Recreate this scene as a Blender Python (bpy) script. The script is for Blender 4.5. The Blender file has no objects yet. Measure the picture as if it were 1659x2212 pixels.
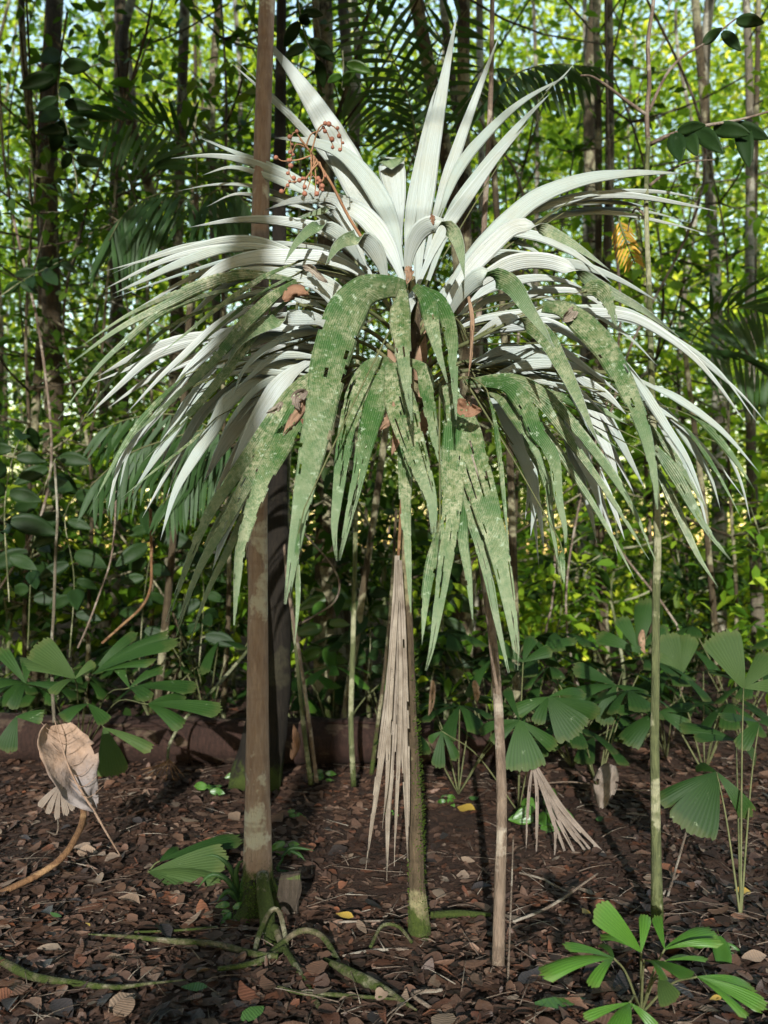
import bpy, math, random
import numpy as np
from mathutils import Vector, Matrix, noise

random.seed(7)
rng = np.random.default_rng(7)
S = bpy.context.scene
COL = S.collection
R = math.radians

# ------------------------------------------------------------------ camera
F, CX, CY = 1900.0, 829.5, 1106.0          # focal length and centre on a 1659 x 2212 plate
CAM = Vector((0, 0, 1.5))
PITCH = math.atan(84 / F)
cd = bpy.data.cameras.new('camera')
cd.sensor_fit = 'VERTICAL'; cd.sensor_height = 36; cd.sensor_width = 27
cd.lens = F / 2212 * 36
cd.clip_start = .05; cd.clip_end = 2000
cam = bpy.data.objects.new('camera', cd); COL.objects.link(cam)
cam.location = CAM; cam.rotation_euler = (math.pi / 2 + PITCH, 0, 0)
cd.dof.use_dof = True; cd.dof.focus_distance = 3.45; cd.dof.aperture_fstop = 2.2
S.camera = cam

# ------------------------------------------------------------------ sky, sun, exposure
SUN_EL, SUN_AZ = R(16.5), R(3.5)             # low sun behind the camera, a little to its left
w = bpy.data.worlds.new('World'); S.world = w; w.use_nodes = True
wn = w.node_tree.nodes; wl = w.node_tree.links
sky = wn.new('ShaderNodeTexSky'); sky.sky_type = 'NISHITA'; sky.sun_disc = False
sky.sun_elevation = SUN_EL; sky.sun_rotation = math.pi + SUN_AZ
bg = wn['Background']; bg.inputs[1].default_value = .115
sky.dust_density = .2; sky.air_density = 1.6; sky.ozone_density = 1.0
wl.new(sky.outputs[0], bg.inputs[0])
sd = bpy.data.lights.new('sun', 'SUN'); sd.energy = 2.9; sd.angle = R(.5); sd.color = (1, .99, .97)
so = bpy.data.objects.new('sun', sd); COL.objects.link(so)
tosun = Vector((-math.sin(SUN_AZ) * math.cos(SUN_EL), -math.cos(SUN_AZ) * math.cos(SUN_EL), math.sin(SUN_EL)))
so.rotation_euler = tosun.to_track_quat('Z', 'Y').to_euler()
so.location = (0, -30, 12)
S.view_settings.view_transform = 'Standard'; S.view_settings.look = 'None'
S.view_settings.exposure = 1.87; S.view_settings.gamma = 1
S.render.engine = 'CYCLES'
S.cycles.max_bounces = 5; S.cycles.diffuse_bounces = 2; S.cycles.glossy_bounces = 2
S.cycles.transmission_bounces = 4; S.cycles.transparent_max_bounces = 4
S.cycles.use_denoising = True
S.cycles.caustics_reflective = False; S.cycles.caustics_refractive = False
S.cycles.sample_clamp_indirect = 4

# ------------------------------------------------------------------ plate <-> world
FW = Vector((0, math.cos(PITCH), math.sin(PITCH))); UP = Vector((0, -math.sin(PITCH), math.cos(PITCH)))
def P(px, py, d):
    v = FW + Vector(((px - CX) / F, 0, 0)) + UP * (-(py - CY) / F)
    return CAM + v * (d / v.y)
def hz(x, y):
    h = .035 * noise.noise((x * .9, y * .9, 3.1)) + .018 * noise.noise((x * 2.7, y * 2.7, 8.0))
    if y > 16: h += .35 * noise.noise((x * .07, y * .07, 1.5)) * min(1, (y - 16) / 12)
    return h
def GY(py):
    v = FW + UP * (-(py - CY) / F)
    return v.y * CAM.z / -v.z
def G(px, py, dz=0):
    p = P(px, py, GY(py)); p.z = hz(p.x, p.y) + dz
    return p

# ------------------------------------------------------------------ materials
NEAR_DIM = .62      # light balance put into colour: everything but crown foliage is darkened
class NT:
    def __init__(s, name):
        s.m = bpy.data.materials.new(name); s.m.use_nodes = True
        s.t = s.m.node_tree; s.n = s.t.nodes; s.n.clear()
        s.out = s.n.new('ShaderNodeOutputMaterial')
    def new(s, typ, **kw):
        x = s.n.new('ShaderNode' + typ)
        for k, v in kw.items(): setattr(x, k, v)
        return x
    def L(s, a, b): s.t.links.new(a, b)
    def put(s, sock, v):
        if hasattr(v, 'is_linked') or isinstance(v, bpy.types.NodeSocket): s.L(v, sock)
        else: sock.default_value = (*v, 1) if isinstance(v, tuple) and len(v) == 3 and sock.type == 'RGBA' else v
    def coord(s, kind='Object', scale=None):
        c = s.new('TexCoord').outputs[kind]
        if scale:
            mp = s.new('Mapping'); s.L(c, mp.inputs[0]); mp.inputs['Scale'].default_value = scale; c = mp.outputs[0]
        return c
    def noise(s, vec, scale, detail=4, rough=.6, w=None):
        x = s.new('TexNoise', noise_dimensions='4D' if w is not None else '3D')
        s.L(vec, x.inputs['Vector']); x.inputs['Scale'].default_value = scale
        x.inputs['Detail'].default_value = detail; x.inputs['Roughness'].default_value = rough
        if w is not None: s.put(x.inputs['W'], w)
        return x.outputs['Fac']
    def ramp(s, fac, lo, hi):
        x = s.new('MapRange', clamp=True); s.L(fac, x.inputs[0]); x.inputs[1].default_value = lo; x.inputs[2].default_value = hi
        return x.outputs[0]
    def math(s, op, a, b=0.0):
        x = s.new('Math', operation=op); s.put(x.inputs[0], a); s.put(x.inputs[1], b); return x.outputs[0]
    def mix(s, f, a, b):
        x = s.new('Mix', data_type='RGBA'); s.put(x.inputs[0], f); s.put(x.inputs[6], a); s.put(x.inputs[7], b); return x.outputs[2]
    def random(s): return s.new('ObjectInfo').outputs['Random']
    def surf(s, col, rough=.6, spec=.3, bump=None, bstr=.3, bdist=.01, trans=0, tcol=None):
        if not s.m.name.startswith('crown'):
            mu = s.new('Mix', data_type='RGBA', blend_type='MULTIPLY'); mu.inputs[0].default_value = 1; s.put(mu.inputs[6], col); mu.inputs[7].default_value = (NEAR_DIM, NEAR_DIM, NEAR_DIM, 1); col = mu.outputs[2]
        b = s.new('BsdfPrincipled'); s.put(b.inputs['Base Color'], col); s.put(b.inputs['Roughness'], rough)
        b.inputs['Specular IOR Level'].default_value = spec
        nrm = None
        if bump is not None:
            bp = s.new('Bump'); bp.inputs['Strength'].default_value = bstr; bp.inputs['Distance'].default_value = bdist
            s.L(bump, bp.inputs['Height']); nrm = bp.outputs[0]; s.L(nrm, b.inputs['Normal'])
        o = b.outputs[0]
        if trans:
            tr = s.new('BsdfTranslucent'); s.put(tr.inputs[0], tcol if tcol is not None else col)
            if nrm is not None: s.L(nrm, tr.inputs['Normal'])
            ms = s.new('MixShader'); ms.inputs[0].default_value = trans
            s.L(o, ms.inputs[1]); s.L(tr.outputs[0], ms.inputs[2]); o = ms.outputs[0]
        s.L(o, s.out.inputs[0]); return s.m

def rib_lines(t):
    """u of the UV map counts the veins of a blade; returns 1 on a vein."""
    uv = t.new('SeparateXYZ'); t.L(t.coord('UV'), uv.inputs[0])
    fr = t.math('FRACT', uv.outputs[0]); d = t.math('ABSOLUTE', t.math('SUBTRACT', fr, .5))
    return d, uv
def m_underside():
    t = NT('leaf_underside'); oc = t.coord()
    d, uv = rib_lines(t)
    vein = t.ramp(d, .36, .5)
    mp = t.new('Mapping'); t.L(t.coord('UV'), mp.inputs[0]); mp.inputs['Scale'].default_value = (1.3, 9, 1)
    dash = t.ramp(t.noise(mp.outputs[0], 1.3, 1, .5, w=t.random()), .70, .74)
    blot = t.ramp(t.noise(oc, 9, 3), .42, .75)
    rnd = t.random()
    m2 = t.new('Mapping'); t.L(t.coord('UV'), m2.inputs[0]); m2.inputs['Scale'].default_value = (.55, .8, 1)
    streak = t.ramp(t.noise(m2.outputs[0], 1.0, 4, .75, w=rnd), .48, .66)
    c = t.mix(rnd, (.33, .40, .36), (.51, .55, .53))
    c = t.mix(t.math('MULTIPLY', streak, .6), c, (.24, .28, .22))
    c = t.mix(t.math('MULTIPLY', blot, .5), c, (.36, .35, .26))
    c = t.mix(t.math('MULTIPLY', vein, .5), c, (.34, .38, .32))
    c = t.mix(t.math('MULTIPLY', dash, .55), c, (.09, .075, .05))
    return t.surf(c, .55, .25, d, .5, .004, .12, (.25, .36, .12))
def m_top():
    t = NT('leaf_topside_lichen'); oc = t.coord()
    d, uv = rib_lines(t); vein = t.ramp(d, .30, .5)
    rnd = t.random()
    big = t.noise(oc, 5.5, 7, .66, w=t.math('MULTIPLY', rnd, 9))
    g = t.mix(t.noise(oc, 14, 3), (.014, .056, .008), (.034, .105, .016))
    c = t.mix(t.math('MULTIPLY', vein, .7), g, (.11, .17, .06))
    cov = t.math('ADD', big, t.math('MULTIPLY', rnd, .10))
    crust = t.math('MULTIPLY', t.ramp(cov, .46, .58), t.ramp(rnd, -.4, .75))
    mp = t.new('Mapping'); t.L(t.coord('UV'), mp.inputs[0]); mp.inputs['Scale'].default_value = (.8, 26, 1)
    spk = t.noise(oc, 60, 6, .8)
    tan_ = t.mix(t.ramp(t.noise(oc, 18, 3), .35, .65), (.12, .15, .055), (.36, .36, .22))
    c = t.mix(t.math('MULTIPLY', crust, t.ramp(spk, .40, .56)), c, tan_)
    spots = t.ramp(t.noise(oc, 30, 6, .76, w=t.math('ADD', rnd, 3)), .58, .63)
    c = t.mix(t.math('MULTIPLY', spots, .65), c, (.44, .53, .38))
    scal = t.ramp(t.noise(oc, 110, 2, .5), .65, .69)
    c = t.mix(t.math('MULTIPLY', scal, .25), c, (.42, .48, .36))
    pale = t.ramp(t.math('ADD', uv.outputs[1], t.math('MULTIPLY', t.noise(oc, 5, 3), .4)), .62, 1.15)
    c = t.mix(t.math('MULTIPLY', pale, .75), c, t.mix(vein, (.20, .30, .15), (.62, .64, .48)))
    return t.surf(c, .5, .35, d, .7, .004, .12, (.12, .24, .03))
def m_dry(name, a, b, vein=True):
    t = NT(name); oc = t.coord(); c = t.mix(t.ramp(t.noise(oc, 12, 5), .3, .7), a, b)
    bump = t.noise(oc, 40, 3)
    if vein:
        d, uv = rib_lines(t)
        c = t.mix(t.math('MULTIPLY', t.ramp(d, .25, .5), .5), c, (a[0] * .35, a[1] * .33, a[2] * .3)); bump = d
    sp = t.ramp(t.noise(oc, 45, 3, .7), .62, .7)
    c = t.mix(t.math('MULTIPLY', sp, .5), c, (a[0] * .25, a[1] * .22, a[2] * .2))
    return t.surf(c, .75, .2, bump, .6, .006, .08)
def m_bigdead():
    t = NT('dead_leaf_pale'); oc = t.coord(); uv = t.new('SeparateXYZ'); t.L(t.coord('UV'), uv.inputs[0])
    c = t.mix(t.ramp(t.noise(oc, 14, 5), .3, .7), (.20, .125, .08), (.37, .26, .19))
    g = t.ramp(t.math('ADD', uv.outputs[1], t.math('MULTIPLY', t.noise(oc, 9, 4), .5)), .62, .92)
    c = t.mix(g, c, t.mix(t.noise(oc, 25, 3), (.14, .12, .115), (.27, .235, .22)))
    c = t.mix(t.math('MULTIPLY', t.ramp(t.noise(oc, 60, 4, .7), .58, .68), .7), c, (.06, .04, .03))
    return t.surf(c, .8, .15, t.noise(oc, 45, 4), .8, .008)
def m_green(name, a, b, spots=0., rough=.42, trans=.15, tc=(.16, .3, .03), spec=.45, pleat=False):
    t = NT(name); oc = t.coord(); rnd = t.random()
    f = t.math('ADD', t.math('MULTIPLY', rnd, .7), t.math('MULTIPLY', t.noise(oc, 7, 3), .5))
    c = t.mix(f, a, b); bump = t.noise(oc, 30, 2)
    if pleat:
        d, uv = rib_lines(t); c = t.mix(t.math('MULTIPLY', t.ramp(d, .3, .5), .45), c, (a[0] * .5, a[1] * .55, a[2] * .5)); bump = d
    if pleat:
        tipb = t.ramp(t.math('ADD', uv.outputs[1], t.math('MULTIPLY', t.noise(oc, 18, 3), .35)), 1.02, 1.25); c = t.mix(t.math('MULTIPLY', tipb, .35), c, (.13, .12, .04))
    if spots:
        s = t.ramp(t.noise(oc, 26, 5, .7, w=t.math('MULTIPLY', rnd, 5)), .655, .69)
        c = t.mix(t.math('MULTIPLY', s, spots), c, (.30, .36, .22))
    return t.surf(c, rough, spec, bump, .4, .004, trans, tc)
def m_crown(name, a, b, y, trans=.35, tc=(.25, .42, .03)):
    """foliage: each leaf carries its own tint in the attribute lc"""
    t = NT(name); at = t.new('Attribute', attribute_name='lc').outputs['Fac']; rnd = t.random()
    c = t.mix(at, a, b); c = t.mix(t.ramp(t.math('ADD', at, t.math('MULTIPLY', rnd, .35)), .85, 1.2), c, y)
    tcc = t.mix(at, (tc[0] * .55, tc[1] * .7, tc[2]), tc)
    return t.surf(c, .55, .12, None, trans=trans, tcol=tcc)
def m_bark(name, dark, mid, pale, band=3., patch=.5, moss=0., mossz=.5, rough=.85):
    t = NT(name); oc = t.coord(); o1 = t.coord(scale=(3, 3, band)); o2 = t.coord(scale=(40, 40, 7))
    c = t.mix(t.ramp(t.noise(o2, 1.5, 5), .3, .7), dark, mid)
    b = t.noise(o1, 1.2, 5, .6, w=t.math('MULTIPLY', t.random(), 20))
    c = t.mix(t.math('MULTIPLY', t.ramp(b, .56 - .1 * patch, .59 - .1 * patch), .85), c, t.mix(t.ramp(t.noise(oc, 30, 3), .45, .75), pale, mid))
    ring = t.ramp(t.noise(t.coord(scale=(.4, .4, 9)), 2, 2), .55, .62)
    c = t.mix(t.math('MULTIPLY', ring, .35), c, dark)
    if moss:
        z = t.new('SeparateXYZ'); t.L(oc, z.inputs[0])
        mk = t.math('SUBTRACT', t.math('ADD', t.noise(oc, 14, 5, .7), moss - .5), t.math('DIVIDE', z.outputs[2], mossz))
        c = t.mix(t.ramp(mk, .05, .25), c, t.mix(t.noise(oc, 80, 3), (.016, .026, .005), (.075, .10, .016)))
    return t.surf(c, rough, .15, t.noise(o2, 3, 6, .7), .8, .025)
def m_litter():
    t = NT('leaf_litter'); at = t.new('Attribute', attribute_name='lcol').outputs['Color']; oc = t.coord()
    sp = t.ramp(t.noise(oc, 55, 4, .7), .5, .75)
    c = t.mix(t.math('MULTIPLY', sp, .55), at, (.03, .018, .012))
    return t.surf(c, .6, .3, t.noise(oc, 70, 3), .5, .006)
def m_fallen(name, a, b):
    t = NT(name); oc = t.coord('Generated'); rnd = t.random(); c = t.mix(t.math('MULTIPLY', t.math('ADD', rnd, t.noise(oc, 4, 4)), .6), a, b)
    vein = t.new('TexWave', wave_type='BANDS'); t.L(t.coord('Generated'), vein.inputs[0]); vein.inputs['Scale'].default_value = 3; vein.inputs['Distortion'].default_value = 1.5
    c = t.mix(t.math('MULTIPLY', t.ramp(vein.outputs['Fac'], .8, 1), .3), c, (a[0] * .5, a[1] * .5, a[2] * .5))
    return t.surf(c, .5, .4, vein.outputs['Fac'], .3, .003)
def m_soil():
    t = NT('forest_soil'); oc = t.coord()
    c = t.mix(t.ramp(t.noise(oc, 2.5, 7, .72), .35, .7), (.045, .024, .015), (.105, .055, .034))
    c = t.mix(t.math('MULTIPLY', t.ramp(t.noise(oc, 28, 4, .7), .55, .7), .6), c, (.10, .065, .045))
    return t.surf(c, .9, .15, t.noise(oc, 25, 8, .75), 1, .05)

M = dict(
    under=m_underside(), top=m_top(),
    tan=m_dry('dead_leaf_tan', (.17, .135, .10), (.36, .31, .245)),
    grey=m_dry('dead_leaf_grey', (.16, .125, .095), (.27, .22, .18)),
    brown=m_dry('dead_leaf_brown', (.19, .11, .065), (.33, .22, .14), False),
    bigdead=m_bigdead(),
    rust=m_dry('dead_leaf_rust', (.15, .075, .04), (.27, .15, .09), False),
    petiole=m_dry('petiole_olive', (.07, .085, .03), (.15, .15, .065), False),
    fan=m_green('fan_palm_green', (.010, .031, .005), (.023, .060, .009), .4, .6, .1, (.08, .16, .02), .14, pleat=True),
    fanyoung=m_green('fan_palm_young', (.040, .115, .010), (.07, .17, .018), .2, .45, .15, (.14, .28, .02), .3, pleat=True),
    fanpale=m_green('fan_palm_underside', (.030, .058, .014), (.050, .084, .022), .15, .65, .1, spec=.1, pleat=True),
    broad=m_green('broad_leaf', (.008, .024, .005), (.019, .046, .009), .12, .55, .15, (.08, .15, .015), .15),
    bright=m_green('bright_leaf', (.035, .10, .012), (.07, .17, .02), 0, .4, .3),
    pinn=m_green('pinnate_leaf', (.016, .046, .010), (.034, .080, .018), .1, .55, .15, (.08, .16, .02), .2),
    gold=m_dry('yellowed_leaf', (.42, .24, .03), (.55, .33, .05), False),
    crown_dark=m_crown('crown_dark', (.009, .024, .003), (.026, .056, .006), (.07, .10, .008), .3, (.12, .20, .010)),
    crown_shaded=m_crown('crown_shaded', (.006, .016, .002), (.016, .036, .004), (.05, .08, .006), .3, (.09, .16, .008)),  # leaf colour darkened to stand in for shade on the near saplings
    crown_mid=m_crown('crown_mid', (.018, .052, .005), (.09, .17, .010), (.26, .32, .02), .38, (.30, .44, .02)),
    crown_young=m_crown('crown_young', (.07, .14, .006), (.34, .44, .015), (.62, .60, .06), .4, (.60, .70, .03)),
    trunk=m_bark('bark_banded', (.27, .175, .13), (.43, .315, .25), (.66, .62, .50), 2.4, .35, .72, .30),
    stem=m_bark('bark_palm_stem', (.045, .033, .018), (.12, .085, .05), (.28, .25, .13), 2.5, .3, .36, .5),
    pinkstem=m_bark('bark_pale_pink', (.12, .085, .06), (.27, .2, .145), (.42, .36, .28), 4, .3, .3, .1),
    greenstem=m_bark('bark_green_stem', (.06, .07, .03), (.15, .165, .07), (.36, .35, .22), 3, .5, .4, .4),
    bgtrunk=m_bark('bark_background', (.035, .026, .014), (.10, .075, .042), (.30, .28, .17), 1.6, .5, .3, 1.2),
    paletrunk=m_bark('bark_pale', (.09, .075, .05), (.18, .155, .11), (.40, .38, .29), 1.6, .6),
    mossy=m_bark('bark_mossy_shadow', (.008, .006, .004), (.022, .017, .011), (.04, .036, .02), 3, .2, .42, .45),  # moss at the foot; bark blackened to stand for the banded tree's shadow
    log=m_bark('bark_log', (.018, .010, .007), (.050, .025, .018), (.10, .07, .045), 6, .1),
    root=m_bark('bark_root', (.09, .07, .04), (.22, .18, .115), (.36, .33, .22), 8, .5, .28, .5),
    vine=m_bark('bark_vine', (.12, .06, .03), (.24, .13, .06), (.33, .2, .1), 9, .2),
    twig=m_bark('bark_twig', (.12, .085, .06), (.26, .2, .15), (.38, .33, .26), 9, .3),
    berry=m_dry('berry_skin', (.27, .10, .065), (.36, .16, .10), False),
    stalk=m_dry('stalk_orange', (.25, .12, .06), (.38, .22, .12), False),
    moss=m_green('moss', (.03, .06, .008), (.09, .14, .02), 0, .9, .2, spec=.1),
    soil=m_soil(), litter=m_litter(),
    f_brown=m_fallen('fallen_brown', (.08, .040, .024), (.19, .10, .06)),
    f_red=m_fallen('fallen_reddish', (.11, .035, .018), (.24, .10, .05)),
    f_tan=m_fallen('fallen_tan', (.13, .08, .05), (.27, .19, .13)),
    f_dark=m_fallen('fallen_dark', (.018, .014, .014), (.05, .04, .036)),
    f_yellow=m_fallen('fallen_yellow', (.25, .15, .025), (.40, .27, .045)),
    f_green=m_fallen('fallen_green', (.025, .07, .012), (.05, .11, .02)),
    slab=m_bark('bark_slab', (.035, .028, .018), (.08, .06, .045), (.08, .11, .03), 12, .2),
)

# ------------------------------------------------------------------ object helpers
def mesh_obj(name, verts, faces, mat, parent=None, uv=None, mi=None, smooth=True):
    me = bpy.data.meshes.new(name); me.from_pydata([tuple(v) for v in verts], [], faces)
    for m in (mat if isinstance(mat, (list, tuple)) else [mat]): me.materials.append(m)
    if uv is not None:
        u = me.uv_layers.new(name='UVMap'); idx = np.empty(len(me.loops), np.int32); me.loops.foreach_get('vertex_index', idx)
        u.data.foreach_set('uv', np.asarray(uv, np.float32)[idx].ravel())
    if mi is not None: me.polygons.foreach_set('material_index', np.asarray(mi, np.int32))
    if smooth: me.polygons.foreach_set('use_smooth', np.ones(len(me.polygons), bool))
    o = bpy.data.objects.new(name, me); COL.objects.link(o)
    if parent is not None: attach(o, parent)
    return o
def world(o):
    m = Matrix.Translation(o.location) @ o.rotation_euler.to_matrix().to_4x4() @ Matrix.Diagonal((*o.scale, 1))
    return world(o.parent) @ o.matrix_parent_inverse @ m if o.parent else m
def attach(o, parent):
    """meshes are written in world space; the inverse keeps them there"""
    o.parent = parent; o.matrix_parent_inverse = world(parent).inverted()
def tag(o, label, cat, group=None, kind=None):
    o['label'] = label; o['category'] = cat
    if group: o['group'] = group
    if kind: o['kind'] = kind
    return o
def thing(name, loc, label, cat, group=None):
    o = bpy.data.objects.new(name, None); COL.objects.link(o); o.location = loc; o.empty_display_size = .1
    return tag(o, label, cat, group)
def link_copy(o, parent=None):
    c = o.copy(); COL.objects.link(c)
    if parent is not None: c.parent = parent
    for ch in o.children: link_copy(ch, c)
    return c

def spline(pts, n):
    """Catmull-Rom through pts, n+1 samples evenly spread by length"""
    p = [Vector(q) for q in pts]
    if len(p) == 2: return [p[0].lerp(p[1], i / n) for i in range(n + 1)]
    p = [p[0] * 2 - p[1]] + p + [p[-1] * 2 - p[-2]]
    dense = []
    for i in range(1, len(p) - 2):
        a, b, c, d = p[i - 1:i + 3]
        for k in range(12):
            t = k / 12
            dense.append(.5 * (2 * b + (c - a) * t + (2 * a - 5 * b + 4 * c - d) * t * t + (3 * b - a - 3 * c + d) * t ** 3))
    dense.append(p[-2])
    L = [0]
    for a, b in zip(dense, dense[1:]): L.append(L[-1] + (b - a).length)
    out, j = [], 0
    for i in range(n + 1):
        s = L[-1] * i / n
        while j < len(L) - 2 and L[j + 1] < s: j += 1
        f = (s - L[j]) / max(1e-9, L[j + 1] - L[j]); out.append(dense[j].lerp(dense[j + 1], min(1, max(0, f))))
    return out
def smooth01(x): x = min(1, max(0, x)); return x * x * (3 - 2 * x)

def tube_data(pts, radii, n=8, seg=None, lump=0., seed=0, squash=1.):
    seg = seg or max(4, 6 * (len(pts) - 1))
    c = spline(pts, seg); V, Fc, UV = [], [], []
    ref = Vector((.3, 1, .2)).normalized()
    for i, p in enumerate(c):
        t = (c[min(i + 1, seg)] - c[max(i - 1, 0)]).normalized()
        a = t.cross(ref).normalized(); b = t.cross(a)
        f = i / seg * (len(radii) - 1); k = min(int(f), len(radii) - 2) if len(radii) > 1 else 0
        r = radii[k] + (radii[k + 1] - radii[k]) * (f - k) if len(radii) > 1 else radii[0]
        for j in range(n):
            g = 2 * math.pi * j / n; d = a * math.cos(g) + b * math.sin(g) * squash
            rr = r * (1 + lump * noise.noise(p * 9 + d * 1.3 + Vector((seed, 0, 0))))
            V.append(p + d * rr); UV.append((j / n, i / seg))
    for i in range(seg):
        for j in range(n):
            k = (j + 1) % n; Fc.append((i * n + j, i * n + k, (i + 1) * n + k, (i + 1) * n + j))
    Fc.append(tuple(range(n))[::-1]); Fc.append(tuple(seg * n + j for j in range(n)))
    return V, Fc, UV
def tube(name, pts, radii, mat, parent=None, **kw):
    V, Fc, UV = tube_data(pts, radii, **kw)
    return mesh_obj(name, V, Fc, mat, parent)

def blade(name, pts, wid, mats, parent, ribs=None, profile='leaf', flip=None, tilt=0., holes=0, seed=0, nl=26, nw=6, cup=.12, view=None, twistend=0., ragged=0, crumple=0., opow=.8):
    """A long leaf blade with real thickness. mats = (side shown to the camera, other side); flip = share of its length
    at which the blade folds over and shows the other side."""
    rnd = random.Random(seed)
    c = spline(pts, nl); V, UV = [], []
    ribs = ribs or max(3, round(wid * 130))
    wob = [rnd.uniform(-1, 1) for _ in range(6)]
    for i, p in enumerate(c):
        t = i / nl; T = (c[min(i + 1, nl)] - c[max(i - 1, 0)]).normalized()
        vw = (view if view is not None else (CAM - p)).normalized()
        Wd = T.cross(vw)
        if Wd.length < .05: Wd = T.cross(Vector((1, 0, .2)))
        Wd.normalize(); N = Wd.cross(T).normalized()
        a = tilt + twistend * t
        if flip is not None: a += math.pi * smooth01((t - flip + .07) / .14)
        W2 = Wd * math.cos(a) + N * math.sin(a); N2 = W2.cross(T).normalized()
        if profile == 'leaf': s = min(1, (.30 + .70 * smooth01(t / .38))) * (1 - max(0, (t - .30) / .70) ** 1.55)
        elif profile == 'strap': s = min(1, .55 + .45 * smooth01(t / .25)) * (1 - max(0, (t - .40) / .60) ** 1.8)
        elif profile == 'ovate': s = max(.03, math.sin(math.pi * min(1, (t + .04) / 1.06) ** opow)) ** .75
        elif profile == 'trunc': s = .12 + .88 * smooth01(t * 1.05)
        elif profile == 'hang': s = (.50 + .50 * smooth01(t / .2)) * (1 - .9 * max(0, (t - .28) / .72) ** 1.05)
        elif profile == 'tail': s = 1 - .96 * t
        s = max(s, .012)
        for k in range(nw + 1):
            u = k / nw * 2 - 1
            edge = 1 + (.05 * noise.noise((t * 17, u * 3, seed * 1.7)) if abs(u) == 1 else 0)
            pl = .0016 * (1 if k % 2 else -1) * min(1, wid * 14)
            q = p + W2 * (u * wid * .5 * s * edge) + N2 * (pl - cup * wid * s * (u * u) * .5 + .004 * math.sin(7 * t + wob[0] * 3) + crumple * wid * noise.noise((t * 4, u * 1.6, seed * 2.3)))
            V.append(q); UV.append((k / nw * ribs, t))
    n0 = len(V); row = nw + 1
    dead = set()
    for _ in range(holes):
        k = rnd.randrange(1, nw - 1); i0 = int(rnd.uniform(.15, .85) * nl); ln_ = rnd.randint(3, 9)
        for j in range(ln_): dead.add((i0 + j, k))
        if rnd.random() < .5:
            for j in range(ln_ // 3, max(ln_ // 3 + 1, ln_ - 2)): dead.add((i0 + j, k + rnd.choice((-1, 1))))
    for _ in range(ragged):
        k = rnd.choice((0, nw - 1, rnd.randrange(nw))); i0 = int(rnd.uniform(.25, .95) * nl)
        for j in range(rnd.randint(1, 2)): dead.add((i0 + j, k))
    if ragged:
        for k in range(nw):
            for j in range(int(rnd.uniform(0, .16) * nl * rnd.random())): dead.add((nl - 1 - j, k))
    Fc, mi = [], []
    # thickness: offset the other side by 1 mm along the local normal
    nv = []
    for i in range(nl + 1):
        for k in range(row):
            i1, i0 = min(i + 1, nl), max(i - 1, 0); k1, k0 = min(k + 1, nw), max(k - 1, 0)
            n = (V[i * row + k1] - V[i * row + k0]).cross(V[i1 * row + k] - V[i0 * row + k])
            n = n.normalized() if n.length > 1e-12 else Vector((0, 0, 1))
            nv.append(V[i * row + k] - n * .001)
    V2 = V + nv; UV2 = UV + UV
    for i in range(nl):
        for k in range(nw):
            if (i, k) in dead: continue
            a, b, cc, d = i * row + k, i * row + k + 1, (i + 1) * row + k + 1, (i + 1) * row + k
            Fc.append((a, b, cc, d)); mi.append(0)
            Fc.append((n0 + d, n0 + cc, n0 + b, n0 + a)); mi.append(1)
        if (i, 0) not in dead: Fc.append((i * row, (i + 1) * row, n0 + (i + 1) * row, n0 + i * row)); mi.append(0)
        if (i, nw - 1) not in dead: Fc.append((n0 + i * row + nw, n0 + (i + 1) * row + nw, (i + 1) * row + nw, i * row + nw)); mi.append(0)
    return mesh_obj(name, V2, Fc, list(mats), parent, UV2, mi)

def wedge_data(P0, P1, wend, nrm, sag=.08, pleats=7, nl=9, seed=0, curl=.0, base=.06):
    """a pleated fan-palm segment: narrow at the hub P0, widening to a toothed end round P1"""
    rnd = random.Random(seed)
    P0, P1 = Vector(P0), Vector(P1); ax = P1 - P0; Ln = ax.length; T = ax.normalized()
    Wd = T.cross(nrm).normalized(); N = Wd.cross(T).normalized()
    if N.dot(nrm) < 0: N = -N
    V, UV, Fc = [], [], []; nc = pleats * 2
    teeth = [rnd.uniform(-.035, .03) for _ in range(nc + 1)]
    for i in range(nl + 1):
        t = i / nl
        hw = wend * .5 * (base + (1 - base) * (t ** .85)) * (1 - .10 * t ** 6)
        for k in range(nc + 1):
            u = k / nc * 2 - 1
            tt = t * (1 - .10 * u * u * t) + (teeth[k] + (.02 if k % 2 else -.015)) * (t ** 10)
            z = -sag * Ln * (t ** 2) + sag * Ln * .55 * math.sin(math.pi * t * .9) - curl * wend * u * u * t
            pl = (.5 if k % 2 else -.5) * hw * 2 / nc * .34
            V.append(P0 + T * (tt * Ln) + Wd * (u * hw) + N * (z + pl)); UV.append((k / 2.0, t))
    row = nc + 1
    for i in range(nl):
        for k in range(nc): Fc.append((i * row + k, i * row + k + 1, (i + 1) * row + k + 1, (i + 1) * row + k))
    return V, Fc, UV
def wedge(name, P0, P1, wend, nrm, mat, parent, **kw):
    V, Fc, UV = wedge_data(P0, P1, wend, nrm, **kw)
    return mesh_obj(name, V, Fc, mat, parent, UV)

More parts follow.
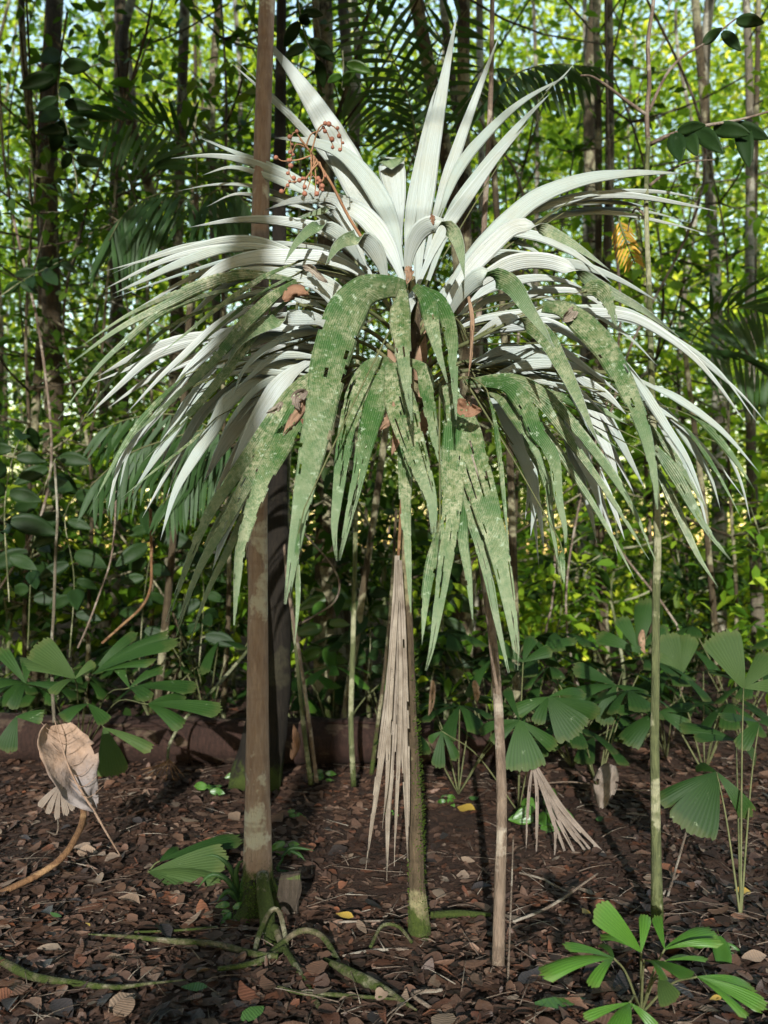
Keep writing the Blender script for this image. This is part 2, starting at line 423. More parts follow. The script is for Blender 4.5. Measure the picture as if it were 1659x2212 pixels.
# ------------------------------------------------------------------ ground
def build_ground():
    xs = np.unique(np.concatenate([np.arange(-4.5, 4.5, .09), np.arange(-20, 20.1, 1.2), np.array([-400, -150, -70, -40, 40, 70, 150, 400])]))
    ys = np.unique(np.concatenate([np.arange(1.2, 9, .09), np.arange(9, 24, .6), np.arange(-24, 1.2, 1.5), np.array([-300, -100, -50, 28, 34, 42, 55, 80, 140, 400])]))
    V = [(x, y, hz(x, y)) for y in ys for x in xs]; nx = len(xs)
    Fc = [(j * nx + i, j * nx + i + 1, (j + 1) * nx + i + 1, (j + 1) * nx + i) for j in range(len(ys) - 1) for i in range(nx - 1)]
    o = mesh_obj('forest_floor', V, Fc, M['soil']); o['kind'] = 'structure'; o['label'] = 'dark brown soil of the forest floor'
    return o
build_ground()

# ------------------------------------------------------------------ foliage meshes
def leaf_cloud(name, cen, size, tint, mat, droop=.5, aspect=.46, tris=4):
    """one mesh of many folded leaves; cen (n,3), size (n,), tint (n,)"""
    n = len(cen)
    az = rng.uniform(0, 2 * np.pi, n); el = rng.normal(-.45 * droop, .45, n); roll = rng.normal(0, .55, n)
    ax = np.stack([np.cos(el) * np.cos(az), np.cos(el) * np.sin(az), np.sin(el)], 1)
    side = np.stack([-np.sin(az), np.cos(az), np.zeros(n)], 1)
    up = np.cross(ax, side)
    sd_ = side * np.cos(roll)[:, None] + up * np.sin(roll)[:, None]; up_ = np.cross(ax, sd_)
    s = size[:, None]
    base = cen; tip = cen + ax * s - np.array([0, 0, .12]) * s
    m1 = cen + ax * s * .34; m2 = cen + ax * s * .70 - np.array([0, 0, .03]) * s
    w1 = sd_ * s * aspect * .5; f = up_ * s * .07
    verts = np.stack([base, m1 + w1 + f, m1 - w1 + f, m2 + w1 * .72 + f * .7, m2 - w1 * .72 + f * .7, tip, m1, m2], 1).reshape(-1, 3)
    fl = np.array([[0, 1, 6, 0], [0, 6, 2, 0], [6, 1, 3, 7], [6, 7, 4, 2], [7, 3, 5, 7], [7, 5, 4, 7]])
    loops, starts, totals = [], [], []
    pat = [[0, 1, 6], [0, 6, 2], [6, 1, 3, 7], [6, 7, 4, 2], [7, 3, 5], [7, 5, 4]]
    flat = np.concatenate([np.array(q) for q in pat]); tot = np.array([len(q) for q in pat])
    L = (flat[None, :] + (np.arange(n) * 8)[:, None]).ravel()
    T = np.tile(tot, n); St = np.concatenate([[0], np.cumsum(T)[:-1]])
    me = bpy.data.meshes.new(name); me.vertices.add(n * 8); me.vertices.foreach_set('co', verts.astype(np.float32).ravel())
    me.loops.add(len(L)); me.loops.foreach_set('vertex_index', L.astype(np.int32))
    me.polygons.add(len(T)); me.polygons.foreach_set('loop_start', St.astype(np.int32)); me.polygons.foreach_set('loop_total', T.astype(np.int32))
    at = me.attributes.new('lc', 'FLOAT', 'POINT'); at.data.foreach_set('value', np.repeat(tint, 8).astype(np.float32))
    me.update(calc_edges=True); me.materials.append(mat)
    return me
def clumped(nclump, per, rad, zlo, zhi, crad, zpow=1.):
    """leaf positions in clumps spread through an upright crown volume; returns positions and clump anchors"""
    a = rng.uniform(0, 2 * np.pi, nclump); r = rad * np.sqrt(rng.uniform(.02, 1, nclump)); z = zlo + (zhi - zlo) * rng.uniform(0, 1, nclump) ** zpow
    anchor = np.stack([r * np.cos(a), r * np.sin(a), z], 1)
    d = rng.normal(0, 1, (nclump, per, 3)) * np.array([crad, crad, crad * .55])
    return (anchor[:, None, :] + d).reshape(-1, 3), anchor
def crown_mesh(name, nclump, per, rad, zlo, zhi, crad, lo, hi, mat, droop=.6):
    c, an = clumped(nclump, per, rad, zlo, zhi, crad)
    n = len(c); t = np.clip(np.repeat(rng.uniform(.1, .9, nclump), per) + rng.normal(0, .17, n), 0, 1)
    return leaf_cloud(name, c, rng.uniform(lo, hi, n), t, mat, droop), an
def trunk_mesh(name, h, r0, r1, anchors, mat, bend=.25, nl=14, flare=.5, seed=0):
    rnd = random.Random(seed)
    pts = [Vector((bend * noise.noise((seed, i * .5, 0)) * (i / 5), bend * noise.noise((0, seed, i * .5)) * (i / 5), -.1 + (h + .1) * i / 5)) for i in range(6)]
    rad = [r0 * (1 + flare)] + [r0 + (r1 - r0) * (k / 9) for k in range(10)]
    V, Fc, _ = tube_data(pts, rad, 9, 26, .12, seed)
    c = spline(pts, 20)
    for a in anchors[:nl]:
        a = Vector(a); k = min(range(21), key=lambda i: abs(c[i].z - (a.z - .35 * (a.xy.length)))); s = c[k]
        mid = s.lerp(a, .5) + Vector((0, 0, -.06 * (a - s).length))
        v, f, _ = tube_data([s, mid, a], [max(.012, r1 * .45), .008], 5, 5)
        o = len(V); V += v; Fc += [tuple(i + o for i in q) for q in f]
    o = mesh_obj(name, V, Fc, mat); me = o.data; bpy.data.objects.remove(o)
    return me

# ------------------------------------------------------------------ forest trees
def place(name, me, parent):
    o = bpy.data.objects.new(name, me); COL.objects.link(o); o.parent = parent; return o
def tree(loc, trunk_me, crown_me, label, group=None, rz=0., s=1., sz=1., name='forest_tree'):
    t = thing(name, loc, label, 'tree', group); t.rotation_euler = (0, 0, rz); t.scale = (s, s, s * sz)
    place('trunk', trunk_me, t)
    if crown_me is not None: place('crown', crown_me, t)
    return t

CROWNS = {}
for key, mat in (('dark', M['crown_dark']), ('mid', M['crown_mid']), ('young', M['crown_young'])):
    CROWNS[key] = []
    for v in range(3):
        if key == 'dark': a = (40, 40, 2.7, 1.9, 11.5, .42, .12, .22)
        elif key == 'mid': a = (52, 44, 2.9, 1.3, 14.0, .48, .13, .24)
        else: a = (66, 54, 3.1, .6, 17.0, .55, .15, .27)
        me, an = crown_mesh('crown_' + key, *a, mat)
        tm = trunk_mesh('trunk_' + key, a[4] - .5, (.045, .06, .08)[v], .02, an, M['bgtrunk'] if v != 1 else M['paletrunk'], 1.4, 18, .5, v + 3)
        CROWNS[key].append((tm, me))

# traced background trunks: (top x, bottom x, width px, depth, crown kind, variant, label)
BG = [
    (112, 78, 40, 8.2, 'dark', 0, 'thick brown trunk with a pale strip near the left edge'),
    (252, 236, 27, 10.5, 'dark', 1, 'grey-brown trunk standing second from the left edge'),
    (398, 372, 24, 9.4, 'dark', 2, 'dark slender trunk behind the pinnate fronds at upper left'),
    (690, 706, 40, 7.6, 'dark', 0, 'dark trunk right behind the broadest white upright blade'),
    (752, 742, 26, 9.0, 'dark', 1, 'blackish trunk between the white upright blades at top centre'),
    (1004, 984, 30, 7.2, 'dark', 2, 'reddish-brown trunk rising behind the tallest white blade'),
    (1038, 1030, 17, 10.5, 'mid', 2, 'thin pale trunk right of the tallest white blade'),
    (1290, 1272, 30, 12.0, 'mid', 1, 'dark trunk crossing the yellow-green leaves above the long right blade'),
    (1318, 1304, 20, 9.0, 'mid', 0, 'dark thin trunk below the drooping blades on the right'),
    (1535, 1548, 24, 11.5, 'young', 2, 'pale sunlit trunk near the right edge by the bright gap'),
    (1636, 1640, 12, 9.8, 'young', 1, 'very thin dark trunk at the right edge'),
    (470, 482, 20, 12.5, 'mid', 1, 'thin trunk left of the banded tree, far behind the white blades'),
]
for i, (xt, xb, wpx, d, kind, v, label) in enumerate(BG):
    b = P(xb, 1300, d); b.z = hz(b.x, b.y); top = P(xt, 0, d)
    tm, cm = CROWNS[kind][v]
    t = tree(b, tm, cm, label, None, rz=i * 1.7, s=1)
    r = wpx * d / F * .5
    # own trunk, shaped to its lean
    me = t.children[0]; h = 13
    lean = (top - b) / max(.1, top.z - b.z)
    pts = [lean * (h * k / 5) + Vector((.22 * noise.noise((i * 1.7, k * .9 + .3, .5)), .2 * noise.noise((k * .9 + .3, i * 1.7, 4.5)), 0)) * (k > 0) for k in range(6)]
    V, Fc, _ = tube_data(pts, [r * 1.5, r * 1.05, r, r * .95, r * .9, r * .7, r * .4], 10, 40, .10, i)
    ob = mesh_obj('trunk', V, Fc, (M['paletrunk'] if 'pale' in label and 'strip' not in label else M['bgtrunk']))
    bpy.data.objects.remove(me); ob.name = 'trunk'; ob.parent = t; t.rotation_euler = (0, 0, 0)

rnd = random.Random(11)
def zone(u):
    for lim, z in ((-.36, 'by the left edge'), (-.24, 'behind the comb-like fronds'), (-.12, 'behind the banded tree'), (0, 'behind the fruit stalk'), (.10, 'behind the tallest blades'), (.20, 'right of the upright blades'), (.30, 'behind the forked sapling'), (.38, 'by the pale sunlit trunk')):
        if u < lim: return z
    return 'by the right edge'
taken = []
def far_ring(n, d0, d1, kinds, label, group, smin, smax):
    k = tries = 0
    while k < n and tries < 4000:
        tries += 1
        d = rnd.uniform(d0, d1); x = rnd.uniform(-.56, .56) * d
        if any((x - a) ** 2 + (d - b) ** 2 < (.055 * (d + b)) ** 2 for a, b in taken): continue
        u = x / d
        kind = kinds(u)
        if kind is None: continue
        taken.append((x, d)); tm, cm = CROWNS[kind][rnd.randrange(3)]
        tree((x, d, hz(x, d)), tm, cm, label(kind) + ' ' + zone(u), group(kind) + ' ' + zone(u), rnd.uniform(0, 6.28), rnd.uniform(smin, smax)); k += 1
NM = {'dark': 'deep green', 'mid': 'mid green', 'young': 'yellow-green sunlit'}
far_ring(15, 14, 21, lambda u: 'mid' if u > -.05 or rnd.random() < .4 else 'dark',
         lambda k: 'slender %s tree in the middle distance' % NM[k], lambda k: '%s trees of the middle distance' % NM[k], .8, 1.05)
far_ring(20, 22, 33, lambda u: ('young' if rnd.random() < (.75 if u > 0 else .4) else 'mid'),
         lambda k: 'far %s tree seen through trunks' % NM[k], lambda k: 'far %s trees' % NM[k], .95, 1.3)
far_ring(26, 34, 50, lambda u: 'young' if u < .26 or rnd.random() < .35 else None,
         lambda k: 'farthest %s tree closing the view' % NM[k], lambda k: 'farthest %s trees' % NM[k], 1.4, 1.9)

# the wood that closes the view
n_ = 20000; c = np.stack([rng.uniform(-36, 36, n_), rng.uniform(52, 62, n_), 13 * rng.uniform(0, 1, n_) ** 1.4], 1)
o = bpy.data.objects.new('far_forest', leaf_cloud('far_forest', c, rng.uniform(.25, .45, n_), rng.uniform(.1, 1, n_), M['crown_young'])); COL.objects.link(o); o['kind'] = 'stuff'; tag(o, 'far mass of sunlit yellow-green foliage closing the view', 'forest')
for k in range(14):
    x = -.42 + .84 * ((k * 61) % 97) / 97; d = 6.6 + 5 * ((k * 37) % 53) / 53; r1 = random.Random(k); b = Vector((x * d, d, hz(x * d, d)))
    q = [b + Vector((r1.uniform(-.5, .5) * (z > 0), r1.uniform(-.3, .3) * (z > 0), z * (1 + r1.uniform(-.1, .1)))) for z in (0, .9, 1.9, 3.1, 4.6, 6.4, 8.5)]
    li = thing('liana', b, 'thin twisting liana hanging among the background trunks', 'vine', 'lianas among the background trunks'); tube('stem', q, (.008, .012, .006), M['bgtrunk' if k % 3 else 'twig'], li, n=6, seg=40, lump=.2, seed=k)

# unseen trees added and shaped to keep the sun off the forest behind the palm
me_can = []
for v in range(2):
    c, an = clumped(60, 60, 3.2, 0, 5.5, .55); n = len(c)
    me_can.append((leaf_cloud('crown_canopy', c, rng.uniform(.28, .5, n), rng.uniform(0, 1, n), M['crown_dark'], .4), trunk_mesh('trunk_blocker', 12, .16, .05, an + np.array([0, 0, 7.5]), M['bgtrunk'], .3, 16, .6, 20 + v)))
for i, (x, y, zb, top, sxy) in enumerate([(-5.5, -4, 7.2, 11, 1), (-1.2, -6.5, 7.6, 11, 1), (-9.5, -2, 6.5, 11, 1), (-4, .5, 6.0, 9.5, 1), (.3, -1.5, 6.4, 9.5, 1), (-6.5, -3.2, 3.7, 8, 1), (4.3, .2, 4.3, 6.2, .72), (8.2, -.5, 4.2, 6.4, 1)]):
    t = thing('sun_blocker_tree', (x, y, 0), 'tall tree arching over the clearing, its crown above the frame', 'tree', 'added sun-blocking trees')
    me, tr = me_can[i % 2]
    if zb > 5 and (abs(x) > 2 or y < -6):
        a = place('trunk', tr, t); a.scale = (1, 1, (top - 1) / 12)
    c = place('crown', me, t); c.location = (0, 0, zb + (.5 if zb > 5.5 else 0)); c.scale = (sxy, sxy, (top - zb) / 5.5); c.rotation_euler = (0, 0, i)

# slim understorey trees: small dark leaves in front of the trunks
UND = []
for v, mat in enumerate((M['crown_dark'], M['crown_dark'], M['crown_mid'])):
    me, an = crown_mesh('crown_understorey', 24, 24, 1.15, 1.6, 6.4, .26, .09, .18, mat); UND.append((trunk_mesh('trunk_understorey', 6.6, .022, .008, an, M['bgtrunk'], .9, 40, .2, 50 + v), me))
for k, (x, d, v, where) in enumerate([(60, 7.0, 0, 'by the left edge'), (190, 7.6, 1, 'between the two left brown trunks'), (330, 8.2, 0, 'behind the comb-like fronds'), (480, 7.2, 1, 'left of the banded tree'), (640, 8.4, 0, 'behind the fruit stalk'), (800, 7.8, 1, 'behind the upright blades'),
        (930, 9.2, 0, 'behind the tallest blade'), (1120, 8.6, 2, 'right of the upright blades'), (1230, 9.4, 1, 'above the long right blade'), (1400, 8.8, 2, 'behind the forked sapling'), (1580, 8.2, 2, 'by the right edge'), (1490, 9.8, 0, 'left of the pale sunlit trunk'), (120, 9.6, 0, 'behind the thick left trunk'), (270, 10.2, 1, 'behind the second left trunk')]):
    b = P(x, 1300, d); b.z = hz(b.x, b.y)
    tree(b, UND[v][0], UND[v][1], 'slim small-leaved understorey tree ' + where, 'slim understorey trees', k * 1.1, .85 + .05 * (k % 5), 1., 'understorey_tree')

# ------------------------------------------------------------------ shrubs and saplings of the understorey
def sapling_proto(n, h, lo, hi, mat, seed):
    r = random.Random(seed); c, an = clumped(n, 14, .55, .25, h, .2); k = len(c)
    me = leaf_cloud('foliage', c, rng.uniform(lo, hi, k), rng.uniform(0, 1, k), mat, .7, .42)
    return me, trunk_mesh('stem', h, .016, .006, an, M['greenstem'], .3, 14, .1, seed)
SAP = [sapling_proto(14, 1.7, .12, .22, M['crown_shaded'], 31), sapling_proto(16, 2.4, .12, .24, M['crown_mid'], 32), sapling_proto(20, 1.4, .10, .2, M['crown_young'], 33)]
spots = []
for i in range(64):
    d = rnd.uniform(7.2, 26) if i > 12 else rnd.uniform(6.9, 9); x = rnd.uniform(-.5, .5) * d; u = x / d
    k = 2 if (d > 13 and (u > -.05 or rnd.random() < .3)) else (1 if rnd.random() < (.6 if u > .1 else .3) else 0)
    spots.append((x, d, k))
for i in range(18): d = rnd.uniform(10.5, 22); spots.append((rnd.uniform(.12, .47) * d, d, 2))
for x, d, k in spots:
    col = ('dark green', 'green', 'yellow-green')[k]
    dist = 'just beyond the fallen log' if d < 10 else 'between the far trunks'
    t = thing('sapling', (x, d, hz(x, d)), 'leafy %s sapling %s, %s' % (col, dist, zone(x / d)), 'sapling', '%s saplings %s %s' % (col, dist, zone(x / d)))
    t.rotation_euler = (0, 0, rnd.uniform(0, 6.3)); s = rnd.uniform(.7, 1.3); t.scale = (s, s, s)
    place('foliage', SAP[k][0], t); place('stem', SAP[k][1], t)

# ------------------------------------------------------------------ the tall stems round the palm
PD = 3.52      # depth of the white palm
t = thing('banded_tree', G(560, 1962), 'slim tree with brown and pale banded bark left of the white palm', 'tree')
pp = [P(560, 2000, 3.75), P(559, 1930, 3.78), P(557, 1840, 3.8), P(556, 1600, 3.8), P(557, 1300, 3.8), P(557, 1150, 3.8), P(561, 900, 3.8), P(562, 500, 3.82), P(568, 260, 3.84), P(577, 0, 3.86), P(586, -260, 3.9), P(590, -1400, 4.0)]
px = lambda w, d: w * d / F * .5
tube('trunk', pp, [px(w_ * .92, 3.8) for w_ in (76, 54, 46, 42, 42, 41, 38, 36, 35, 35, 34, 26)], M['trunk'], t, n=14, seg=90, lump=.07, seed=1)
# buttress roots of its foot
tube('buttress', [P(556, 1905, 3.76), P(540, 1975, 3.68), P(500, 2022, 3.58), P(455, 2050, 3.5)], [.05, .055, .045, .015], M['mossy'], t, n=10, seg=18, lump=.3, seed=3, squash=.8)
tube('buttress', [P(566, 1890, 3.74), P(575, 1960, 3.62), P(582, 2015, 3.5), P(588, 2050, 3.42)], [.028, .034, .03, .02], M['trunk'], t, n=10, seg=14, lump=.2, seed=4)
tube('buttress', [P(576, 1900, 3.8), P(592, 1975, 3.75), P(615, 2005, 3.7), P(640, 2020, 3.66)], [.035, .045, .035, .012], M['mossy'], t, n=10, seg=14, lump=.3, seed=5)
V, Fc = [], []; rm = random.Random(8)
foot = [spline(q, 40) for q in ([P(560, 2000, 3.75), P(559, 1930, 3.78), P(558, 1880, 3.8)], [P(556, 1905, 3.76), P(540, 1975, 3.68), P(500, 2022, 3.58), P(455, 2050, 3.5)], [P(576, 1900, 3.8), P(592, 1975, 3.75), P(615, 2005, 3.7), P(640, 2020, 3.66)])]
for k in range(1900):
    fi = rm.choice((0, 1, 1, 2)); c_ = foot[fi]; i = rm.randrange(41); a = rm.uniform(math.pi, 2 * math.pi) if rm.random() < .8 else rm.uniform(0, 6.28)
    rr = (.062 - .018 * i / 40, .055 - .035 * max(0, i - 20) / 20, .043 - .025 * max(0, i - 20) / 20)[fi]; d_ = Vector((math.cos(a), math.sin(a), rm.uniform(-.1, .5))).normalized(); b_ = c_[i] + d_ * rr
    s_ = Vector((-d_.y, d_.x, 0)) * rm.uniform(.002, .006); e_ = b_ + d_ * rm.uniform(.004, .014) + Vector((0, 0, rm.uniform(-.006, .008))); o_ = len(V)
    V += [b_ - s_, b_ + s_, e_ + s_ * .4, e_ - s_ * .2]; Fc += [(o_, o_ + 1, o_ + 2, o_ + 3)]
mo = mesh_obj('moss', V, Fc, M['moss'], t); mo['kind'] = 'stuff'
can = place('crown', me_can[0][0], t); attach(can, t); can.location = (P(590, -1400, 4)[0], 4.2, 6.6); can.scale = (.9, .7, 1.1)

t = thing('slender_tree', G(1078, 2078), 'leaning slender tree with smooth pinkish-tan bark right of the palm stem', 'tree')
pp = [P(1076, 2085, 3.18), P(1077, 2040, 3.2), P(1080, 1900, 3.22), P(1084, 1750, 3.25), P(1078, 1560, 3.35), P(1068, 1420, 3.45), P(1052, 1280, 3.55), P(1037, 1180, 3.65), P(1024, 1000, 3.9), P(1028, 800, 4.2), P(1046, 480, 4.4), P(1060, 200, 4.5), P(1064, -40, 4.6), P(1070, -500, 4.7)]
tube('trunk', pp, [px(w_, 3.3) for w_ in (26, 22, 21, 20, 20, 19, 18, 17, 16, 15, 14, 13, 13, 12)], M['pinkstem'], t, n=12, seg=90, lump=.08, seed=2)

t = thing('green_stemmed_sapling', G(1419, 1975), 'tall thin sapling with mossy green-grey stem and forked top at right', 'sapling')
pp = [P(1420, 1985, 3.62), P(1419, 1940, 3.65), P(1417, 1800, 3.65), P(1414, 1600, 3.65), P(1416, 1450, 3.65), P(1417, 1300, 3.68), P(1420, 1150, 3.7), P(1410, 900, 3.75), P(1403, 650, 3.8), P(1396, 450, 3.82), P(1400, 300, 3.85)]
tube('stem', pp, [px(w_, 3.65) for w_ in (26, 21, 19, 17, 17, 16, 15, 13, 12, 11, 11)], M['greenstem'], t, n=10, seg=70, lump=.10, seed=6)
def leaf_o(name, base, tip, wid, mat, parent, nrm=None, seed=0, prof='ovate'):
    b, e = Vector(base), Vector(tip); mid = b.lerp(e, .5) + Vector((0, 0, .05 * (e - b).length))
    return blade(name, [b, mid, e], wid, (mat, mat), parent, ribs=2, profile=prof, nl=10, nw=4, cup=-.25, view=nrm, seed=seed)
for k, (pts, r) in enumerate([
        ([(1400, 305, 3.85), (1397, 240, 3.86), (1403, 180, 3.88), (1400, 90, 3.9), (1412, 0, 3.95), (1416, -120, 4)], (.011, .008)),
        ([(1398, 250, 3.86), (1350, 215, 3.82), (1285, 168, 3.75), (1255, 163, 3.7)], (.009, .004)),
        ([(1402, 240, 3.86), (1440, 160, 3.9), (1480, 118, 3.95), (1520, 95, 4.0), (1590, 40, 4.1)], (.008, .004)),
        ([(1404, 312, 3.85), (1450, 290, 3.8), (1520, 272, 3.75), (1600, 258, 3.7), (1680, 235, 3.7)], (.010, .004)),
        ([(1404, 400, 3.82), (1440, 372, 3.9), (1490, 350, 4.0), (1545, 345, 4.1)], (.007, .003)),
        ([(1396, 470, 3.82), (1375, 450, 3.85), (1362, 470, 3.9), (1356, 500, 3.92)], (.006, .003))]):
    br = tube('branch', [P(*q) for q in pts], r, M['twig'], t, n=7, seg=16, lump=.15, seed=k)
    if k == 3:
        for q, (bx, by, tx, ty, wd) in enumerate([(1455, 290, 1470, 350, 40), (1480, 288, 1505, 335, 34), (1500, 280, 1560, 330, 38), (1540, 280, 1620, 290, 36), (1600, 268, 1618, 360, 38), (1575, 275, 1660, 300, 36), (1465, 285, 1525, 270, 26)]):
            leaf_o('leaf', P(bx, by, 3.76), P(tx, ty, 3.66), wd * 3.7 / F, M['broad'], br, seed=q)
    if k == 2:
        for q, (bx, by, tx, ty, wd) in enumerate([(1520, 95, 1560, 60, 24), (1590, 45, 1650, 50, 30), (1560, 70, 1600, 110, 26)]):
            leaf_o('leaf', P(bx, by, 4.0), P(tx, ty, 3.95), wd * 3.9 / F, M['broad'], br, seed=q)

t = thing('mossy_shadow_tree', G(560, 1692), 'mossy-footed trunk blackened to stand for the banded tree shadow, before the log', 'tree')  # trunk slimmed and blackened to draw the banded tree's cast shadow strip
tube('trunk', [P(548, 1712, 5.6), P(560, 1640, 5.7), P(578, 1560, 5.75), P(592, 1400, 5.75), P(598, 1200, 5.8), P(600, 900, 5.8), P(604, 400, 5.8), P(610, -200, 5.8), P(612, -700, 5.8)],
     [px(w_, 5.75) for w_ in (110, 74, 46, 36, 30, 24, 20, 16, 12)], M['mossy'], t, n=12, seg=60, lump=.16, seed=8)

THIN = [
    ('thin_sapling', [(672, 1695, 5.55), (655, 1560, 5.6), (640, 1400, 5.7), (626, 1250, 5.8), (622, 1050, 5.9), (640, 700, 6), (650, 300, 6.1)], (.016, .013, .008), 'greenstem', 'thin grey-green stem, left one of the crossing pair behind the banded tree', 'sapling'),
    ('thin_sapling', [(684, 1690, 5.6), (668, 1560, 5.6), (648, 1420, 5.6), (632, 1330, 5.6), (618, 1230, 5.7), (600, 1000, 5.9)], (.014, .011, .007), 'pinkstem', 'thin brownish stem, right one of the crossing pair behind the banded tree', 'sapling'),
    ('thin_sapling', [(764, 1698, 5.5), (758, 1560, 5.5), (762, 1400, 5.5), (766, 1250, 5.5), (769, 1080, 5.5), (772, 800, 5.6), (768, 400, 5.7)], (.018, .016, .013, .011), 'greenstem', 'straight green and brown stem under the lichen-covered hanging leaf', 'sapling'),
    ('thin_sapling', [(800, 1690, 6.0), (815, 1570, 6.0), (832, 1440, 6.0), (845, 1290, 6.1), (856, 1100, 6.2)], (.015, .013, .01), 'bgtrunk', 'leaning dark thin stem just left of the hanging dead frond', 'sapling'),
    ('liana', [(252, 1060, 5.4), (250, 1086, 5.4), (247, 1150, 5.4), (238, 1215, 5.4), (216, 1280, 5.4), (190, 1350, 5.3), (168, 1400, 5.2)], (.006, .006), 'twig', 'thin pale brown liana curving down behind the left fan palm', 'vine'),
    ('liana', [(325, 1100, 5.6), (327, 1200, 5.6), (325, 1270, 5.6), (305, 1312, 5.5), (262, 1352, 5.4), (220, 1390, 5.3)], (.010, .008), 'vine', 'reddish-brown liana bending left above the left fan palm', 'vine'),
    ('thin_sapling', [(118, 1570, 5.0), (113, 1480, 5.1), (112, 1400, 5.2), (117, 1300, 5.2), (120, 1196, 5.2), (124, 1110, 5.2), (118, 1000, 5.3)], (.010, .009, .007), 'paletrunk', 'thin whitish stem rising behind the left fan palm', 'sapling'),
    ('fallen_branch', [(540, 1400, 6.6), (470, 1480, 6.2), (400, 1552, 5.9), (368, 1604, 5.7), (362, 1640, 5.6)], (.012, .012, .009), 'greenstem', 'diagonal thin green-brown branch leaning over the fallen log', 'branch'),
    ('liana', [(600, 1080, 6), (665, 1161, 6), (712, 1215, 6), (733, 1260, 6), (722, 1300, 6), (680, 1330, 6), (638, 1352, 6)], (.007, .007), 'twig', 'thin liana looping back left of the straight green stem', 'vine'),
]
for k, (nm, pts, rad, mt, label, cat) in enumerate(THIN):
    b = min(pts, key=lambda q: -q[1]); root = thing(nm, P(*b), label, cat)
    if nm == 'fallen_branch': fb = root
    st = tube('stem', [P(*q) for q in pts], rad, M[mt], root, n=8, seg=40, lump=.12, seed=40 + k)

# ------------------------------------------------------------------ fallen log
lg = thing('fallen_log', G(300, 1640), 'reddish-brown fallen log lying across the ground behind the left fan palm', 'log')
tube('log_body', [P(-260, 1590, 6.5), P(0, 1592, 6.4), P(300, 1597, 6.3), P(560, 1600, 6.25), P(860, 1600, 6.3), P(1080, 1604, 6.5)], [.17, .168, .165, .16, .155, .14], M['log'], lg, n=18, seg=60, lump=.12, seed=9)
for k in range(5):
    x0 = 60 + k * 150; tube('bark_strip', [P(x0, 1556 + 8 * (k % 3), 6.2), P(x0 + 90, 1560 + 8 * (k % 2), 6.17), P(x0 + 170, 1557 + 6 * (k % 3), 6.19)], (.008, .016, .006), M['log'], lg, n=6, seg=12, lump=.5, seed=60 + k)
for k in range(9):
    a = R(200 + 14 * k); c0 = P(365, 1640, 5.6)
    tube('root_fibre', [c0, c0 + Vector((.06 * math.cos(a), -.03, -.03)), c0 + Vector((.16 * math.cos(a) * 1.1, -.05 - .01 * k % .03, -.02 + .10 * math.sin(a)))], (.004, .002), M['vine'], fb, n=5, seg=6)

# ------------------------------------------------------------------ the white palm
palm = thing('white_palm', G(905, 2030), 'palm with long silvery white-backed blades and lichen-covered hanging leaves in the centre', 'palm')
sp = [P(906, 2060, 3.46), P(906, 2010, 3.5), P(900, 1900, 3.52), P(898, 1750, 3.52), P(890, 1600, 3.52), P(884, 1450, 3.52), P(880, 1300, 3.54), P(876, 1150, 3.56), P(874, 1000, 3.58), P(880, 860, 3.6), P(886, 700, 3.6), P(884, 600, 3.6)]
stem = tube('stem', sp, [px(w_, 3.52) for w_ in (52, 36, 29, 27, 25, 23, 22, 22, 26, 48, 60, 30)], M['stem'], palm, n=12, seg=90, lump=.14, seed=10)
# moss tufts down one side of the stem
rm = random.Random(4); V, Fc = [], []
csp = spline(sp, 200)
for k in range(900):
    i = int(rm.triangular(0, 95, 12)); c0 = csp[i]; a = rm.gauss(-.1, .8) if i > 25 else rm.uniform(-3.1, 3.1)
    if i > 30 and rm.random() < .25: a = rm.gauss(-.3, .5)
    rr = (.024 if i > 12 else .030) + (.012 if i < 6 else 0); d = Vector((math.cos(a), math.sin(a), 0)); b = c0 + d * rr
    s_ = Vector((-d.y, d.x, 0)) * rm.uniform(.002, .005); t_ = b + d * rm.uniform(.006, .018) + Vector((0, 0, rm.uniform(-.006, .012)))
    o = len(V); V += [b - s_, b + s_, t_ + s_ * .3, t_ + Vector((0, 0, .004))]; Fc += [(o, o + 1, o + 2, o + 3)]
mo = mesh_obj('moss', V, Fc, M['moss'], stem); mo['kind'] = 'stuff'
# old leaf bases and fibre round the heart
for k in range(9):
    a = k * 2.4; h0 = 640 + 24 * k; q = P(888 + 22 * math.cos(a), h0 + 110, 3.58 - .05 * math.sin(a)); q2 = P(888 + 52 * math.cos(a), h0 + 10, 3.56 - .10 * math.sin(a))
    blade('leaf_sheath', [q, q.lerp(q2, .5) + Vector((0, -.01, 0)), q2],   .05, (M['brown'], M['rust']), palm, profile='strap', nl=8, nw=4, seed=k)

